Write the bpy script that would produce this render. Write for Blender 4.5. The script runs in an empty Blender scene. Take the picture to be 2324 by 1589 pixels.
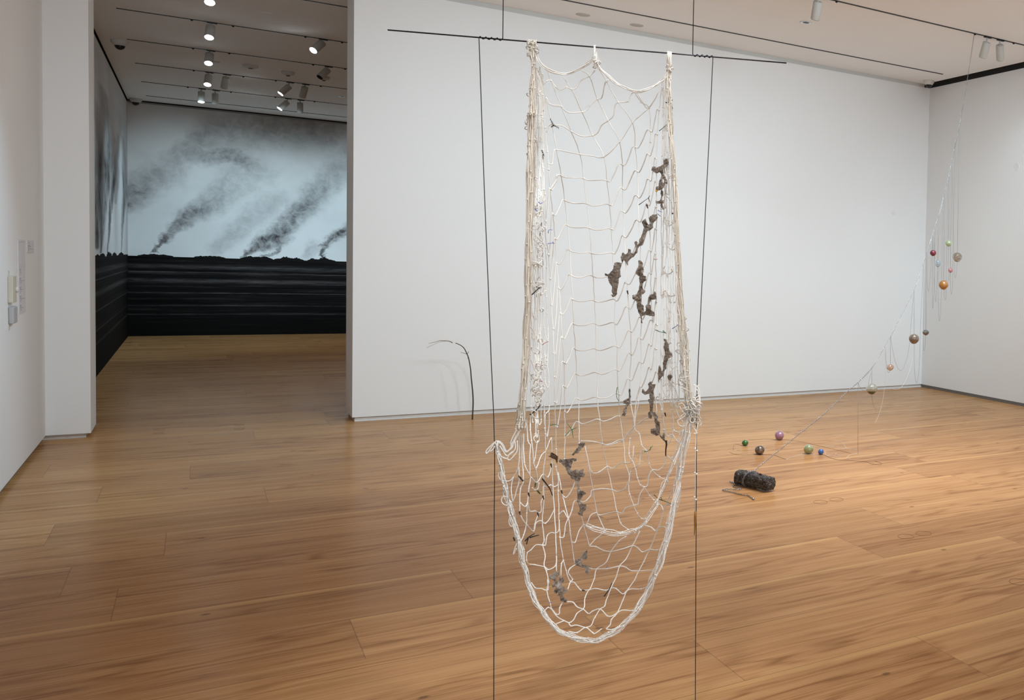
import bpy, bmesh, math, random
import numpy as np
from mathutils import Matrix, Vector, noise as mnoise

# ------------------------------------------------------------------ scene, camera, light
S = bpy.context.scene
COL = S.collection
W, H_IMG = 2324, 1589
FPX, PPX, PPY = 2189.353, 2300.0, 711.911          # shift lens: focal length and principal point in pixels
CAM = np.array([0.0, 0.0, 1.56])
M3 = np.array([[0.76366857, -0.64478693, 0.03255974],
               [-0.00135295, -0.05203085, -0.99864456],
               [0.64560707, 0.76258941, -0.04060669]])   # rows: right, down, forward
cd = bpy.data.cameras.new('camera')
cam = bpy.data.objects.new('camera', cd)
COL.objects.link(cam)
cd.sensor_fit = 'HORIZONTAL'
cd.sensor_width = 36.0
cd.lens = FPX / W * 36.0
cd.shift_x = (W / 2 - PPX) / W
cd.shift_y = (PPY - H_IMG / 2) / W
cd.clip_start = 0.05
mw = Matrix.Identity(4)
for i in range(3):
    mw[i][0] = M3[0][i]; mw[i][1] = -M3[1][i]; mw[i][2] = -M3[2][i]; mw[i][3] = CAM[i]
cam.matrix_world = mw
S.camera = cam

S.view_settings.view_transform = 'Standard'
S.view_settings.look = 'None'
S.view_settings.gamma = 1.0
S.view_settings.exposure = 0.20
S.view_settings.use_curve_mapping = False

wd = bpy.data.worlds.new('world'); S.world = wd
wd.use_nodes = True
wd.node_tree.nodes['Background'].inputs['Color'].default_value = (0.93, 0.96, 1.0, 1)
wd.node_tree.nodes['Background'].inputs['Strength'].default_value = 1.9     # added soft fill; the end behind the camera is left open for it

def spot(name, loc, target, power, angle, blend=0.8, rad=0.06, col=(1, 0.97, 0.93)):
    l = bpy.data.lights.new(name, 'SPOT')
    l.energy = power; l.spot_size = math.radians(angle); l.spot_blend = blend
    l.shadow_soft_size = rad; l.color = col
    o = bpy.data.objects.new(name, l); COL.objects.link(o)
    o.location = loc
    o.rotation_euler = (Vector(target) - Vector(loc)).to_track_quat('-Z', 'Y').to_euler()
    return o

# room dimensions (metres)
XL, XR, XJ, XP = -0.92, 7.464, 1.088, -0.661
YM, YM2, YB = 10.694, 11.20, 22.465
YN = -4.0
ZC, ZW, ZB = 4.045, 4.003, 0.039
XF = 6.2                                             # right end of the far gallery
COOL = (0.66, 0.885, 1.0)
WARM = (1.0, 0.95, 0.88)
# track spots of the near gallery, washing the long wall
DAY = (0.76, 0.92, 1.0)
for x, pw in ((1.2, 235), (2.7, 215), (4.2, 205), (5.6, 160)):
    spot('wall_wash_spot', (x, 5.6, 3.85), (x + 0.25, YM, 1.0), pw, 88, 1.0, 0.22, DAY)
for x, y, pw in ((4.8, 4.8, 200), (5.5, 5.4, 170), (4.2, 6.9, 215), (3.2, 6.0, 215), (5.3, 7.0, 80), (3.8, 3.0, 105), (2.0, 4.2, 50)):
    spot('floor_fill', (x, y, 3.9), (x - 0.25, y + 0.5, 0), pw, 80, 1.0, 0.25, (0.94, 0.965, 1.0))  # unseen spots added for floor light and its bounce
spot('right_wall_spot', (5.0, 5.4, 3.85), (XR, 7.6, 1.6), 270, 88, 1.0, 0.10, DAY)
spot('left_wall_fill', (2.0, 6.8, 3.85), (XL, 7.7, 1.15), 250, 50, 1.0, 0.10, (0.58, 0.82, 1.0))  # unseen cool spot added to lift the left wall
spot('net_fill', (0.0, 1.3, 3.9), (0.95, 2.9, 1.35), 180, 36, 0.7, 0.12, (0.96, 0.98, 1.0))  # two unseen spots added overhead to brighten the net
spot('net_fill', (1.75, 1.9, 3.9), (0.95, 2.85, 1.3), 140, 38, 0.7, 0.12, (0.96, 0.98, 1.0))
# unseen spots added in the far gallery to light the mural
for x in (0.0, 1.1, 2.2, 3.3):
    spot('mural_fill', (x, 18.9, 3.85), (x, YB, 1.95), 180, 62, 1.0, 0.08, COOL)
for y in (14.5, 17.5, 20.4):
    spot('mural_fill', (1.3, y, 3.85), (XL, y + 0.4, 1.8), 110, 62, 1.0, 0.08, COOL)
for y in (13.0, 16.5, 20.0):
    spot('far_floor_fill', (2.6, y, 3.9), (2.4, y, 0), 70, 110, 1.0, 0.10, WARM)  # unseen spots added to brighten the far floor and its bounce

# ------------------------------------------------------------------ helpers
def ray(u, v):
    return M3.T @ np.array([(u - PPX) / FPX, (v - PPY) / FPX, 1.0])
def on_z(u, v, z):
    d = ray(u, v); return CAM + d * ((z - CAM[2]) / d[2])
def on_x(u, v, x):
    d = ray(u, v); return CAM + d * (x / d[0])
def on_y(u, v, y):
    d = ray(u, v); return CAM + d * (y / d[1])
def on_plane(u, v, p0, n, off=0.0):
    d = ray(u, v)
    t = np.dot(p0 - CAM, n) / np.dot(d, n)
    return CAM + d * (t * (1 + off))

def tag(o, label=None, cat=None, group=None, kind=None):
    if label: o['label'] = label
    if cat: o['category'] = cat
    if group: o['group'] = group
    if kind: o['kind'] = kind
    return o
def empty(name, loc, label, cat, group=None):
    o = bpy.data.objects.new(name, None); COL.objects.link(o)
    o.location = Vector([float(c) for c in loc]); o.empty_display_size = 0.1
    return tag(o, label, cat, group)
def link(name, me, mat, parent=None, smooth=True):
    if mat is not None: me.materials.append(mat)
    if smooth and len(me.polygons):
        me.polygons.foreach_set('use_smooth', [True] * len(me.polygons))
    o = bpy.data.objects.new(name, me); COL.objects.link(o)
    if parent is not None:
        o.parent = parent
        o.matrix_parent_inverse = Matrix.Translation(parent.location).inverted()
    return o
def mesh(name, verts, faces):
    me = bpy.data.meshes.new(name)
    me.from_pydata([tuple(map(float, v)) for v in verts], [], faces)
    me.update(); return me

class MB:
    """collects shapes into one mesh"""
    def __init__(s): s.v = []; s.f = []
    def add(s, v, f):
        b = len(s.v); s.v.extend([tuple(map(float, q)) for q in v]); s.f.extend([tuple(i + b for i in q) for q in f])
    def box(s, a, b):
        (x0, y0, z0), (x1, y1, z1) = a, b
        s.add([(x0, y0, z0), (x1, y0, z0), (x1, y1, z0), (x0, y1, z0), (x0, y0, z1), (x1, y0, z1), (x1, y1, z1), (x0, y1, z1)],
              [(0, 3, 2, 1), (4, 5, 6, 7), (0, 1, 5, 4), (1, 2, 6, 5), (2, 3, 7, 6), (3, 0, 4, 7)])
    def tube(s, pts, r, sides=5, cap=True, closed=False):
        P = np.asarray(pts, float); n = len(P)
        R = np.full(n, r, float) if np.isscalar(r) else np.asarray(r, float)
        if closed: T = np.roll(P, -1, 0) - np.roll(P, 1, 0)
        else: T = np.gradient(P, axis=0)
        T /= np.maximum(np.linalg.norm(T, axis=1), 1e-9)[:, None]
        a = np.eye(3)[np.argmin(np.abs(T[0]))]
        N = a - T[0] * np.dot(a, T[0]); N /= np.linalg.norm(N)
        V = []
        ang = np.linspace(0, 2 * np.pi, sides, endpoint=False)
        ca, sa = np.cos(ang), np.sin(ang)
        for i in range(n):
            N = N - T[i] * np.dot(N, T[i]); N /= max(np.linalg.norm(N), 1e-9)
            B = np.cross(T[i], N)
            V.append(P[i] + R[i] * (ca[:, None] * N + sa[:, None] * B))
        V = np.concatenate(V)
        F = []
        m = n if closed else n - 1
        for i in range(m):
            j = (i + 1) % n
            for k in range(sides):
                q = (k + 1) % sides
                F.append((i * sides + k, i * sides + q, j * sides + q, j * sides + k))
        if cap and not closed:
            F.append(tuple(range(sides))[::-1]); F.append(tuple(range((n - 1) * sides, n * sides)))
        s.add(V, F)
    def lathe(s, prof, origin=(0, 0, 0), axis=(0, 0, 1), seg=24):
        """prof: list of (radius, distance along axis)"""
        ax = np.array(axis, float); ax /= np.linalg.norm(ax)
        a = np.eye(3)[np.argmin(np.abs(ax))]
        e1 = a - ax * np.dot(a, ax); e1 /= np.linalg.norm(e1); e2 = np.cross(ax, e1)
        o = np.array(origin, float); V = []
        for r, h in prof:
            for k in range(seg):
                t = 2 * math.pi * k / seg
                V.append(o + ax * h + r * (math.cos(t) * e1 + math.sin(t) * e2))
        F = []
        for i in range(len(prof) - 1):
            for k in range(seg):
                q = (k + 1) % seg
                F.append((i * seg + k, i * seg + q, (i + 1) * seg + q, (i + 1) * seg + k))
        F.append(tuple(range(seg))[::-1]); F.append(tuple(range((len(prof) - 1) * seg, len(prof) * seg)))
        s.add(V, F)
    def build(s, name, mat, parent=None, smooth=True):
        return link(name, mesh(name, s.v, s.f), mat, parent, smooth)

def spline(pts, n=5):
    P = np.asarray(pts, float)
    if len(P) < 3:
        return np.array([P[0] + (P[-1] - P[0]) * t for t in np.linspace(0, 1, n + 1)])
    Q = np.vstack([2 * P[0] - P[1], P, 2 * P[-1] - P[-2]])
    out = []
    for i in range(1, len(Q) - 2):
        p0, p1, p2, p3 = Q[i - 1:i + 3]
        for t in np.linspace(0, 1, n, endpoint=False):
            out.append(0.5 * (2 * p1 + (p2 - p0) * t + (2 * p0 - 5 * p1 + 4 * p2 - p3) * t * t + (3 * p1 - p0 - 3 * p2 + p3) * t ** 3))
    out.append(P[-1])
    return np.array(out)

# ------------------------------------------------------------------ materials
def srgb(r, g, b):
    f = lambda c: (c / 255 / 12.92) if c / 255 <= 0.04045 else ((c / 255 + 0.055) / 1.055) ** 2.4
    return (f(r), f(g), f(b), 1)
class NT:
    def __init__(s, mat):
        mat.use_nodes = True
        s.t = mat.node_tree; s.n = s.t.nodes; s.l = s.t.links
        s.bsdf = s.n['Principled BSDF']
    def new(s, kind, **kw):
        nd = s.n.new(kind)
        for k, v in kw.items(): setattr(nd, k, v)
        return nd
    def put(s, sock, val):
        if hasattr(val, 'is_output') or isinstance(val, bpy.types.NodeSocket): s.l.new(val, sock)
        else: sock.default_value = val
    def math(s, op, a, b=0.0, c=None, clamp=False):
        nd = s.new('ShaderNodeMath', operation=op, use_clamp=clamp)
        s.put(nd.inputs[0], a); s.put(nd.inputs[1], b)
        if c is not None: s.put(nd.inputs[2], c)
        return nd.outputs[0]
    def vmath(s, op, a, b=None, scale=None):
        nd = s.new('ShaderNodeVectorMath', operation=op)
        s.put(nd.inputs[0], a)
        if b is not None: s.put(nd.inputs[1], b)
        if scale is not None: s.put(nd.inputs['Scale'], scale)
        return nd.outputs['Value'] if op in ('DOT_PRODUCT', 'LENGTH', 'DISTANCE') else nd.outputs['Vector']
    def comb(s, x, y, z=0.0):
        nd = s.new('ShaderNodeCombineXYZ')
        s.put(nd.inputs[0], x); s.put(nd.inputs[1], y); s.put(nd.inputs[2], z)
        return nd.outputs[0]
    def noise(s, vec, scale, detail=4.0, rough=0.55, dist=0.0, color=False):
        nd = s.new('ShaderNodeTexNoise')
        s.put(nd.inputs['Vector'], vec); nd.inputs['Scale'].default_value = scale
        nd.inputs['Detail'].default_value = detail; nd.inputs['Roughness'].default_value = rough
        nd.inputs['Distortion'].default_value = dist
        return nd.outputs['Color'] if color else nd.outputs[0]
    def white(s, vec):
        nd = s.new('ShaderNodeTexWhiteNoise', noise_dimensions='3D'); s.put(nd.inputs['Vector'], vec)
        return nd.outputs['Value']
    def mapr(s, val, a, b, c, d, smooth=True):
        nd = s.new('ShaderNodeMapRange', interpolation_type='SMOOTHSTEP' if smooth else 'LINEAR')
        s.put(nd.inputs[0], val)
        for i, q in zip((1, 2, 3, 4), (a, b, c, d)): s.put(nd.inputs[i], q)
        return nd.outputs[0]
    def ramp(s, val, stops):
        nd = s.new('ShaderNodeValToRGB'); e = nd.color_ramp.elements
        while len(e) < len(stops): e.new(0.5)
        for q, (p, c) in zip(e, stops): q.position = p; q.color = c
        s.put(nd.inputs[0], val); return nd.outputs[0]
    def mix(s, fac, a, b, blend='MIX'):
        nd = s.new('ShaderNodeMix', data_type='RGBA', blend_type=blend)
        s.put(nd.inputs[0], fac); s.put(nd.inputs[6], a); s.put(nd.inputs[7], b)
        return nd.outputs[2]
    def pos(s):
        return s.new('ShaderNodeTexCoord').outputs['Object']
    def xyz(s, v):
        nd = s.new('ShaderNodeSeparateXYZ'); s.put(nd.inputs[0], v); return nd.outputs
    def bump(s, h, strength=0.2, dist=0.01):
        nd = s.new('ShaderNodeBump'); nd.inputs['Strength'].default_value = strength; nd.inputs['Distance'].default_value = dist
        s.put(nd.inputs['Height'], h); s.l.new(nd.outputs[0], s.bsdf.inputs['Normal'])
def mat(name, col, rough=0.6, metal=0.0, var=0.06, scale=20.0, spec=0.4, bump=0.0, trans=0.0, ior=1.45, emit=None):
    m = bpy.data.materials.new(name); t = NT(m); b = t.bsdf
    n = t.noise(t.pos(), scale, 4)
    c2 = tuple(max(0, q * (1 - var * 2)) for q in col[:3]) + (1,)
    t.put(b.inputs['Base Color'], t.mix(n, c2, tuple(min(1, q * (1 + var * 0.5)) for q in col[:3]) + (1,)))
    b.inputs['Roughness'].default_value = rough; b.inputs['Metallic'].default_value = metal
    b.inputs['Specular IOR Level'].default_value = spec
    b.inputs['Transmission Weight'].default_value = trans; b.inputs['IOR'].default_value = ior
    if bump: t.bump(n, bump, 0.004)
    if emit:
        b.inputs['Emission Color'].default_value = emit[0]; b.inputs['Emission Strength'].default_value = emit[1]
    return m

WALL = mat('white_wall_paint', (0.82, 0.825, 0.83), 0.75, var=0.012, scale=1.2, spec=0.2)
CEIL = mat('ceiling_paint', (0.93, 0.925, 0.92), 0.85, var=0.012, scale=1.0, spec=0.1)
BASE = mat('recessed_base_grey', (0.58, 0.53, 0.49), 0.6, var=0.04)
BASEW = mat('base_edge_white', (0.74, 0.75, 0.76), 0.5, var=0.03)
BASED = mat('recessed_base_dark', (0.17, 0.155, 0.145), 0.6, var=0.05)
TRIMG = mat('reveal_trim_grey', (0.56, 0.57, 0.56), 0.5, var=0.03, scale=3)
DARK = mat('reveal_gap_shade', (0.03, 0.028, 0.025), 0.8)  # near-black colour stands in for shade inside the ceiling gaps
BLACK = mat('black_metal', (0.018, 0.018, 0.02), 0.45, 0.3)
WIRE = mat('dark_wire', (0.022, 0.022, 0.026), 0.4, 0.6)
ROD = mat('steel_rod', (0.05, 0.052, 0.06), 0.25, 0.9)
LAMPG = mat('lamp_body_paint', (0.50, 0.49, 0.46), 0.5, var=0.03)
PLAST = mat('white_plastic', (0.66, 0.65, 0.62), 0.5, var=0.03)
DOME = mat('smoked_dome', (0.012, 0.012, 0.016), 0.08, spec=0.6)
CHROME = mat('downlight_reflector', (0.75, 0.78, 0.80), 0.15, 1.0)
LIT = mat('lit_lens', (0.9, 0.95, 1.0), 0.3, emit=((0.85, 0.94, 1.0, 1), 45.0))
UNLIT = mat('unlit_lens', (0.01, 0.01, 0.012), 0.15)

def floor_material():
    m = bpy.data.materials.new('oak_plank_floor'); t = NT(m); b = t.bsdf
    p = t.xyz(t.pos()); x, y = p[0], p[1]
    wdt, L = 0.5135, 2.35
    yr = t.math('DIVIDE', t.math('SUBTRACT', y, 3.86), wdt)
    row = t.math('FLOOR', yr); fy = t.math('FRACT', yr)
    off = t.math('MULTIPLY', t.white(t.comb(row, 3.3, 1.7)), L)
    xr = t.math('DIVIDE', t.math('ADD', x, off), L)
    colm = t.math('FLOOR', xr); fx = t.math('FRACT', xr)
    rid = t.white(t.comb(row, colm, 5.0)); rid2 = t.white(t.comb(row, colm, 11.0))
    # grain: long streaks, darker growth bands and cathedral arches that change from board to board
    sx = t.math('ADD', x, t.math('MULTIPLY', rid, 37.0)); sy = t.math('ADD', y, t.math('MULTIPLY', rid2, 19.0))
    fine = t.noise(t.comb(t.math('MULTIPLY', sx, 1.6), t.math('MULTIPLY', sy, 75.0)), 1.0, 6, 0.65)
    mid = t.noise(t.comb(t.math('MULTIPLY', sx, 0.7), t.math('MULTIPLY', sy, 16.0)), 1.0, 5, 0.6, 0.4)
    warp = t.noise(t.comb(t.math('MULTIPLY', sx, 0.55), t.math('MULTIPLY', sy, 2.6)), 1.0, 3, 0.5)
    ring = t.math('SINE', t.math('ADD', t.math('MULTIPLY', warp, 80.0), t.math('MULTIPLY', fine, 4.0)))
    ring = t.math('MULTIPLY_ADD', ring, 0.5, 0.5)
    arch = t.mapr(t.noise(t.comb(t.math('MULTIPLY', sx, 0.45), t.math('MULTIPLY', sy, 3.0)), 1.3, 2), 0.40, 0.60, 0.0, 1.0)
    g = t.math('ADD', t.math('MULTIPLY', fine, 0.62), t.math('MULTIPLY', mid, 0.54))
    g = t.math('SUBTRACT', g, t.math('MULTIPLY', t.math('MULTIPLY', t.math('POWER', ring, 2.0), arch), 0.17))
    colr = t.ramp(g, [(0.34, (0.29, 0.140, 0.055, 1)), (0.48, (0.415, 0.215, 0.092, 1)), (0.60, (0.49, 0.268, 0.118, 1)), (0.76, (0.58, 0.345, 0.160, 1))])
    tone = t.ramp(rid, [(0.0, (0.86, 0.82, 0.79, 1)), (0.35, (0.95, 0.94, 0.92, 1)), (0.7, (1.01, 1.0, 0.98, 1)), (1.0, (1.08, 1.10, 1.08, 1))])
    c = t.mix(1.0, colr, tone, 'MULTIPLY')
    # pale sapwood streaks near some board edges
    sap = t.math('MULTIPLY', t.mapr(fy, 0.86, 0.97, 0.0, 1.0), t.mapr(rid2, 0.45, 0.6, 0.0, 0.55))
    c = t.mix(sap, c, (0.66, 0.40, 0.17, 1))
    # knots
    vor = t.new('ShaderNodeTexVoronoi', voronoi_dimensions='2D'); t.put(vor.inputs['Vector'], t.comb(t.math('MULTIPLY', x, 0.7), t.math('MULTIPLY', y, 1.0))); vor.inputs['Scale'].default_value = 1.0
    kn = t.mapr(vor.outputs['Distance'], 0.006, 0.018, 0.6, 0.0)
    c = t.mix(kn, c, (0.07, 0.042, 0.026, 1))
    # seams
    ey = t.math('MULTIPLY', t.math('MINIMUM', fy, t.math('SUBTRACT', 1.0, fy)), wdt)
    ex = t.math('MULTIPLY', t.math('MINIMUM', fx, t.math('SUBTRACT', 1.0, fx)), L)
    seam = t.math('MAXIMUM', t.mapr(ey, 0.001, 0.0042, 0.5, 0.0), t.mapr(ex, 0.0008, 0.0030, 0.42, 0.0))
    c = t.mix(seam, c, (0.10, 0.058, 0.034, 1))
    t.put(b.inputs['Base Color'], c)
    t.put(b.inputs['Roughness'], t.mapr(t.noise(t.comb(x, t.math('MULTIPLY', y, 3.0)), 2.0, 3), 0.3, 0.7, 0.20, 0.27))
    b.inputs['Specular IOR Level'].default_value = 0.025
    return m

# ------------------------------------------------------------------ mural materials
def plume_nodes(t, p2, segs):
    """soft smoke: union of tapering strokes (a, b, ra, rb, density) in the wall's own metres"""
    tot = None
    for (ax, ay), (bx, by), ra, rb, da, db in segs:
        d2 = (bx - ax) ** 2 + (by - ay) ** 2
        pa = t.vmath('SUBTRACT', p2, (ax, ay, 0))
        tt = t.math('MULTIPLY', t.vmath('DOT_PRODUCT', pa, ((bx - ax) / d2, (by - ay) / d2, 0)), 1.0, clamp=True)
        q = t.vmath('SUBTRACT', pa, t.vmath('SCALE', (bx - ax, by - ay, 0), scale=tt))
        dist = t.math('DIVIDE', t.vmath('LENGTH', q), t.math('MULTIPLY_ADD', tt, rb - ra, ra))
        den = t.math('MULTIPLY', t.mapr(dist, 0.15, 1.0, 1.0, 0.0), t.math('MULTIPLY_ADD', tt, db - da, da))
        tot = den if tot is None else t.math('MAXIMUM', tot, den)
    return tot
def mural_material(name, to2d, strokes, rocks, zh, axis, squash=1.0):
    """axis 0: wall runs along x, axis 1: along y (squash scales the running coordinate)"""
    m = bpy.data.materials.new(name); t = NT(m); b = t.bsdf
    P = t.xyz(t.pos()); run = P[axis]; z = P[2]
    r1 = t.math('MULTIPLY', run, 1.0 / squash)
    base = t.comb(r1, z, 0.0)
    nz = t.noise(base, 2.2, 6, 0.62, color=True)
    nz2 = t.noise(base, 9.0, 5, 0.6, color=True)
    wob = t.vmath('ADD', t.vmath('SCALE', t.vmath('SUBTRACT', nz, (0.5, 0.5, 0.5)), scale=0.30 if axis == 0 else 0.05),
                  t.vmath('SCALE', t.vmath('SUBTRACT', nz2, (0.5, 0.5, 0.5)), scale=0.17 if axis == 0 else 0.02))
    sepw = t.xyz(wob)
    p2 = t.comb(t.math('ADD', r1, sepw[0]), t.math('ADD', z, sepw[1]), 0.0)
    segs = []
    for st in strokes:
        for (u0, v0, w0, d0), (u1, v1, w1, d1) in zip(st[:-1], st[1:]):
            a = to2d(u0, v0); c = to2d(u1, v1)
            segs.append(((a[0] / squash, a[1]), (c[0] / squash, c[1]), w0, w1, d0, d1))
    den = plume_nodes(t, p2, segs)
    tex = t.noise(t.comb(t.math('MULTIPLY', r1, 1.0 if axis == 0 else 5.0), t.math('MULTIPLY', z, 1.0 if axis == 0 else 0.35), 0.0), 7.0 if axis == 0 else 4.0, 8, 0.68, 0.55)
    den = t.math('MULTIPLY', den, t.mapr(tex, 0.30, 0.66, 0.36, 1.08, False))
    haze = t.math('MULTIPLY', t.mapr(t.noise(base, 0.9, 4, 0.6), 0.42, 0.72, 0.0, 0.16), t.mapr(z, zh, zh + 1.0, 0.3, 1.0))
    smoke = t.math('ADD', den, haze, clamp=True)
    # sky ground colour: brushed grey white, slightly greyer at the very top of the painting
    sky = t.ramp(t.mapr(z, zh, 4.0, 0.0, 1.0, False), [(0.0, (0.80, 0.82, 0.84, 1)), (0.35, (0.72, 0.735, 0.745, 1)), (1.0, (0.78, 0.77, 0.755, 1))])
    c = t.mix(smoke, sky, (0.060, 0.053, 0.056, 1))
    # black water with drawn light lines
    rz = t.math('ADD', z, t.math('MULTIPLY', t.noise(t.comb(t.math('MULTIPLY', r1, 0.8), 0.0, 0.0), 1.0, 3), 0.03))
    st = t.noise(t.comb(t.math('MULTIPLY', r1, 0.5), t.math('MULTIPLY', rz, 14.0), 0.0), 1.0, 6, 0.7)
    water = t.ramp(st, [(0.35, (0.004, 0.0038, 0.004, 1)), (0.54, (0.012, 0.0105, 0.011, 1)), (0.72, (0.060, 0.052, 0.053, 1))])
    water = t.mix(t.mapr(z, 0.1, 0.75, 0.75, 0.0), water, (0.006, 0.006, 0.006, 1))
    for dz, wv, k in ((0.155, 0.060, 0.10), (0.255, 0.016, 0.13), (0.41, 0.060, 0.12), (0.625, 0.014, 0.13), (0.855, 0.014, 0.09), (1.01, 0.022, 0.075)):
        ln = t.mapr(t.math('ABSOLUTE', t.math('SUBTRACT', rz, zh - dz * zh / 1.41 * 1.0)), 0.0, wv, k, 0.0)
        ln = t.math('MULTIPLY', ln, t.mapr(t.noise(t.comb(t.math('MULTIPLY', r1, 3.5), t.math('MULTIPLY', z, 46.0), dz), 1.0, 6, 0.7), 0.32, 0.64, 0.15, 1.4))
        water = t.mix(ln, water, (0.42, 0.40, 0.41, 1))
    hgt = t.math('MULTIPLY', t.noise(t.comb(t.math('MULTIPLY', r1, 3.0), 0, 0), 1.0, 2), 0.0)
    rock = None
    rug = t.noise(base, 22.0, 5, 0.7)
    for rc, rw, rh in rocks:
        q = t.math('DIVIDE', t.math('SUBTRACT', r1, rc / squash), rw / squash)
        hq = t.math('MULTIPLY', t.math('SQRT', t.math('MAXIMUM', t.math('SUBTRACT', 1.0, t.math('MULTIPLY', q, q)), 0.0)), rh)
        rock = hq if rock is None else t.math('MAXIMUM', rock, hq)
    rock = t.math('MULTIPLY', rock, t.math('MULTIPLY_ADD', rug, 1.3, 0.02))
    above = t.math('GREATER_THAN', z, t.math('ADD', zh, rock))
    inrock = t.math('MULTIPLY', t.math('GREATER_THAN', z, zh - 0.01), t.math('SUBTRACT', 1.0, above))
    low = t.mix(inrock, water, t.mix(rug, (0.002, 0.002, 0.002, 1), (0.022, 0.021, 0.022, 1)))
    t.put(b.inputs['Base Color'], t.mix(above, low, c))
    b.inputs['Roughness'].default_value = 0.9; b.inputs['Specular IOR Level'].default_value = 0.08
    return m

# ------------------------------------------------------------------ the setting
def struct(name, boxes, m, smooth=False):
    mb = MB()
    for a, b in boxes: mb.box(a, b)
    return tag(mb.build(name, m, None, smooth), kind='structure')
struct('floor', [((XL - 0.3, YN, -0.06), (XR + 0.3, YB + 0.3, 0.0))], floor_material())
struct('ceiling', [((XL + 0.0, YN, ZC), (XR - 0.09, YM2 + 0.02, ZC + 0.10)),
                   ((XL + 0.012, YM2 + 0.02, ZC), (XF, YB - 0.07, ZC + 0.10))], CEIL)
struct('wall_left', [((XL - 0.15, YN, ZB), (XL, YM + 0.2, ZC + 0.1))], WALL)
struct('wall_pillar', [((XL - 0.10, YM - 0.008, ZB), (XP, YM2 + 0.02, ZC))], WALL)
struct('wall_back', [((XJ, YM, ZB), (XR + 0.15, YM2, ZW))], WALL)
struct('wall_right', [((XR, YN, ZB), (XR + 0.15, YM + 0.1, ZW))], WALL)
struct('wall_far_left', [((XL - 0.15, YM2, 0.0), (XL - 0.004, YB + 0.15, ZW))], WALL)
struct('wall_far', [((XL - 0.15, YB + 0.004, 0.0), (XF + 0.15, YB + 0.15, ZW))], WALL)
struct('wall_far_right', [((XF, YM2, 0.0), (XF + 0.15, YB + 0.15, ZC + 0.1))], WALL)
struct('baseboard_back', [((XJ + 0.020, YM + 0.016, 0.0), (XR + 0.12, YM2 - 0.03, ZB))], BASE)
struct('trim_1', [((XJ + 0.018, YM + 0.002, 0.0), (XR, YM + 0.016, 0.013))], BASEW)
struct('baseboard_pillar', [((XL - 0.08, YM + 0.022, 0.0), (XP - 0.03, YM2 - 0.02, ZB))], BASE)
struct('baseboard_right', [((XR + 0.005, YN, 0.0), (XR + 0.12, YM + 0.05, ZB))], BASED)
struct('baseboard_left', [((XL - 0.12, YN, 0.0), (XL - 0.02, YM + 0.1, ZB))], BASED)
struct('trim_2', [((XJ, YM - 0.004, ZW), (XR - 0.09, YM2, ZC))], TRIMG)
struct('trim_3', [((XR - 0.10, YN, ZC + 0.10), (XR + 0.15, YM2, ZC + 0.13)), ((XR + 0.02, YN, ZW), (XR + 0.15, YM2, ZC + 0.10))], DARK)  # gap lining, its shade put into the colour
struct('trim_4', [((XL - 0.15, YB - 0.08, ZC + 0.10), (XF, YB + 0.15, ZC + 0.13)), ((XL - 0.15, YB + 0.02, ZW), (XF, YB + 0.15, ZC + 0.10)),
                  ((XL - 0.15, YM2 + 0.02, ZC + 0.10), (XL + 0.06, YB + 0.15, ZC + 0.13)), ((XL - 0.15, YM2 + 0.02, ZW), (XL - 0.02, YB, ZC + 0.10))], DARK)
struct('trim_5', [((XL, YB - 0.005, ZW), (XF, YB + 0.02, ZC - 0.015))], mat('far_reveal_grey', (0.36, 0.37, 0.38), 0.6))

# murals
b2 = lambda u, v: (lambda q: (q[0], q[2]))(on_y(u, v, YB))
l2 = lambda u, v: (lambda q: (q[1], q[2]))(on_x(u, v, XL))
back_strokes = [
    [(350, 575, .02, 1.0), (363, 550, .06, .95), (383, 530, .13, .92), (406, 506, .18, .85), (443, 481, .24, .72), (485, 457, .32, .55), (525, 428, .42, .40), (571, 392, .55, .30)],
    [(560, 580, .05, 1.0), (588, 557, .17, .98), (618, 538, .24, .95), (652, 512, .27, .88), (688, 474, .30, .72), (722, 439, .34, .58), (757, 402, .38, .42), (800, 360, .42, .30)],
    [(592, 583, .04, .8), (622, 570, .05, .85), (630, 550, .06, .8), (652, 535, .08, .6)],
    [(734, 586, .03, 1.0), (730, 565, .07, 1.0), (742, 550, .10, .9), (757, 538, .13, .88), (787, 520, .17, .85)],
    [(280, 455, .30, .80), (327, 420, .36, .62), (385, 385, .36, .36), (424, 340, .25, .50), (490, 305, .50, .42), (560, 300, .65, .42), (629, 284, .62, .46), (735, 292, .55, .46)],
    [(440, 352, .22, .50), (480, 358, .25, .55), (530, 350, .20, .62), (562, 374, .28, .55), (600, 400, .35, .30)],
    [(490, 568, .18, .32), (548, 512, .30, .38), (618, 458, .40, .30)],
    [(700, 580, .15, .35), (716, 560, .16, .30)],
]
rk = lambda u0, u1, h: ((b2((u0 + u1) / 2, 585)[0]), abs(b2(u1, 585)[0] - b2(u0, 585)[0]) / 2, h)
back_rocks = [rk(312, 394, .055), rk(440, 512, .05), rk(545, 620, .06), rk(556, 577, .085), rk(590, 612, .08), rk(622, 690, .05), rk(636, 660, .09), rk(664, 684, .07), rk(698, 762, .05), rk(723, 748, .10), rk(702, 716, .07)]
SQ = 14.0
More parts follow.
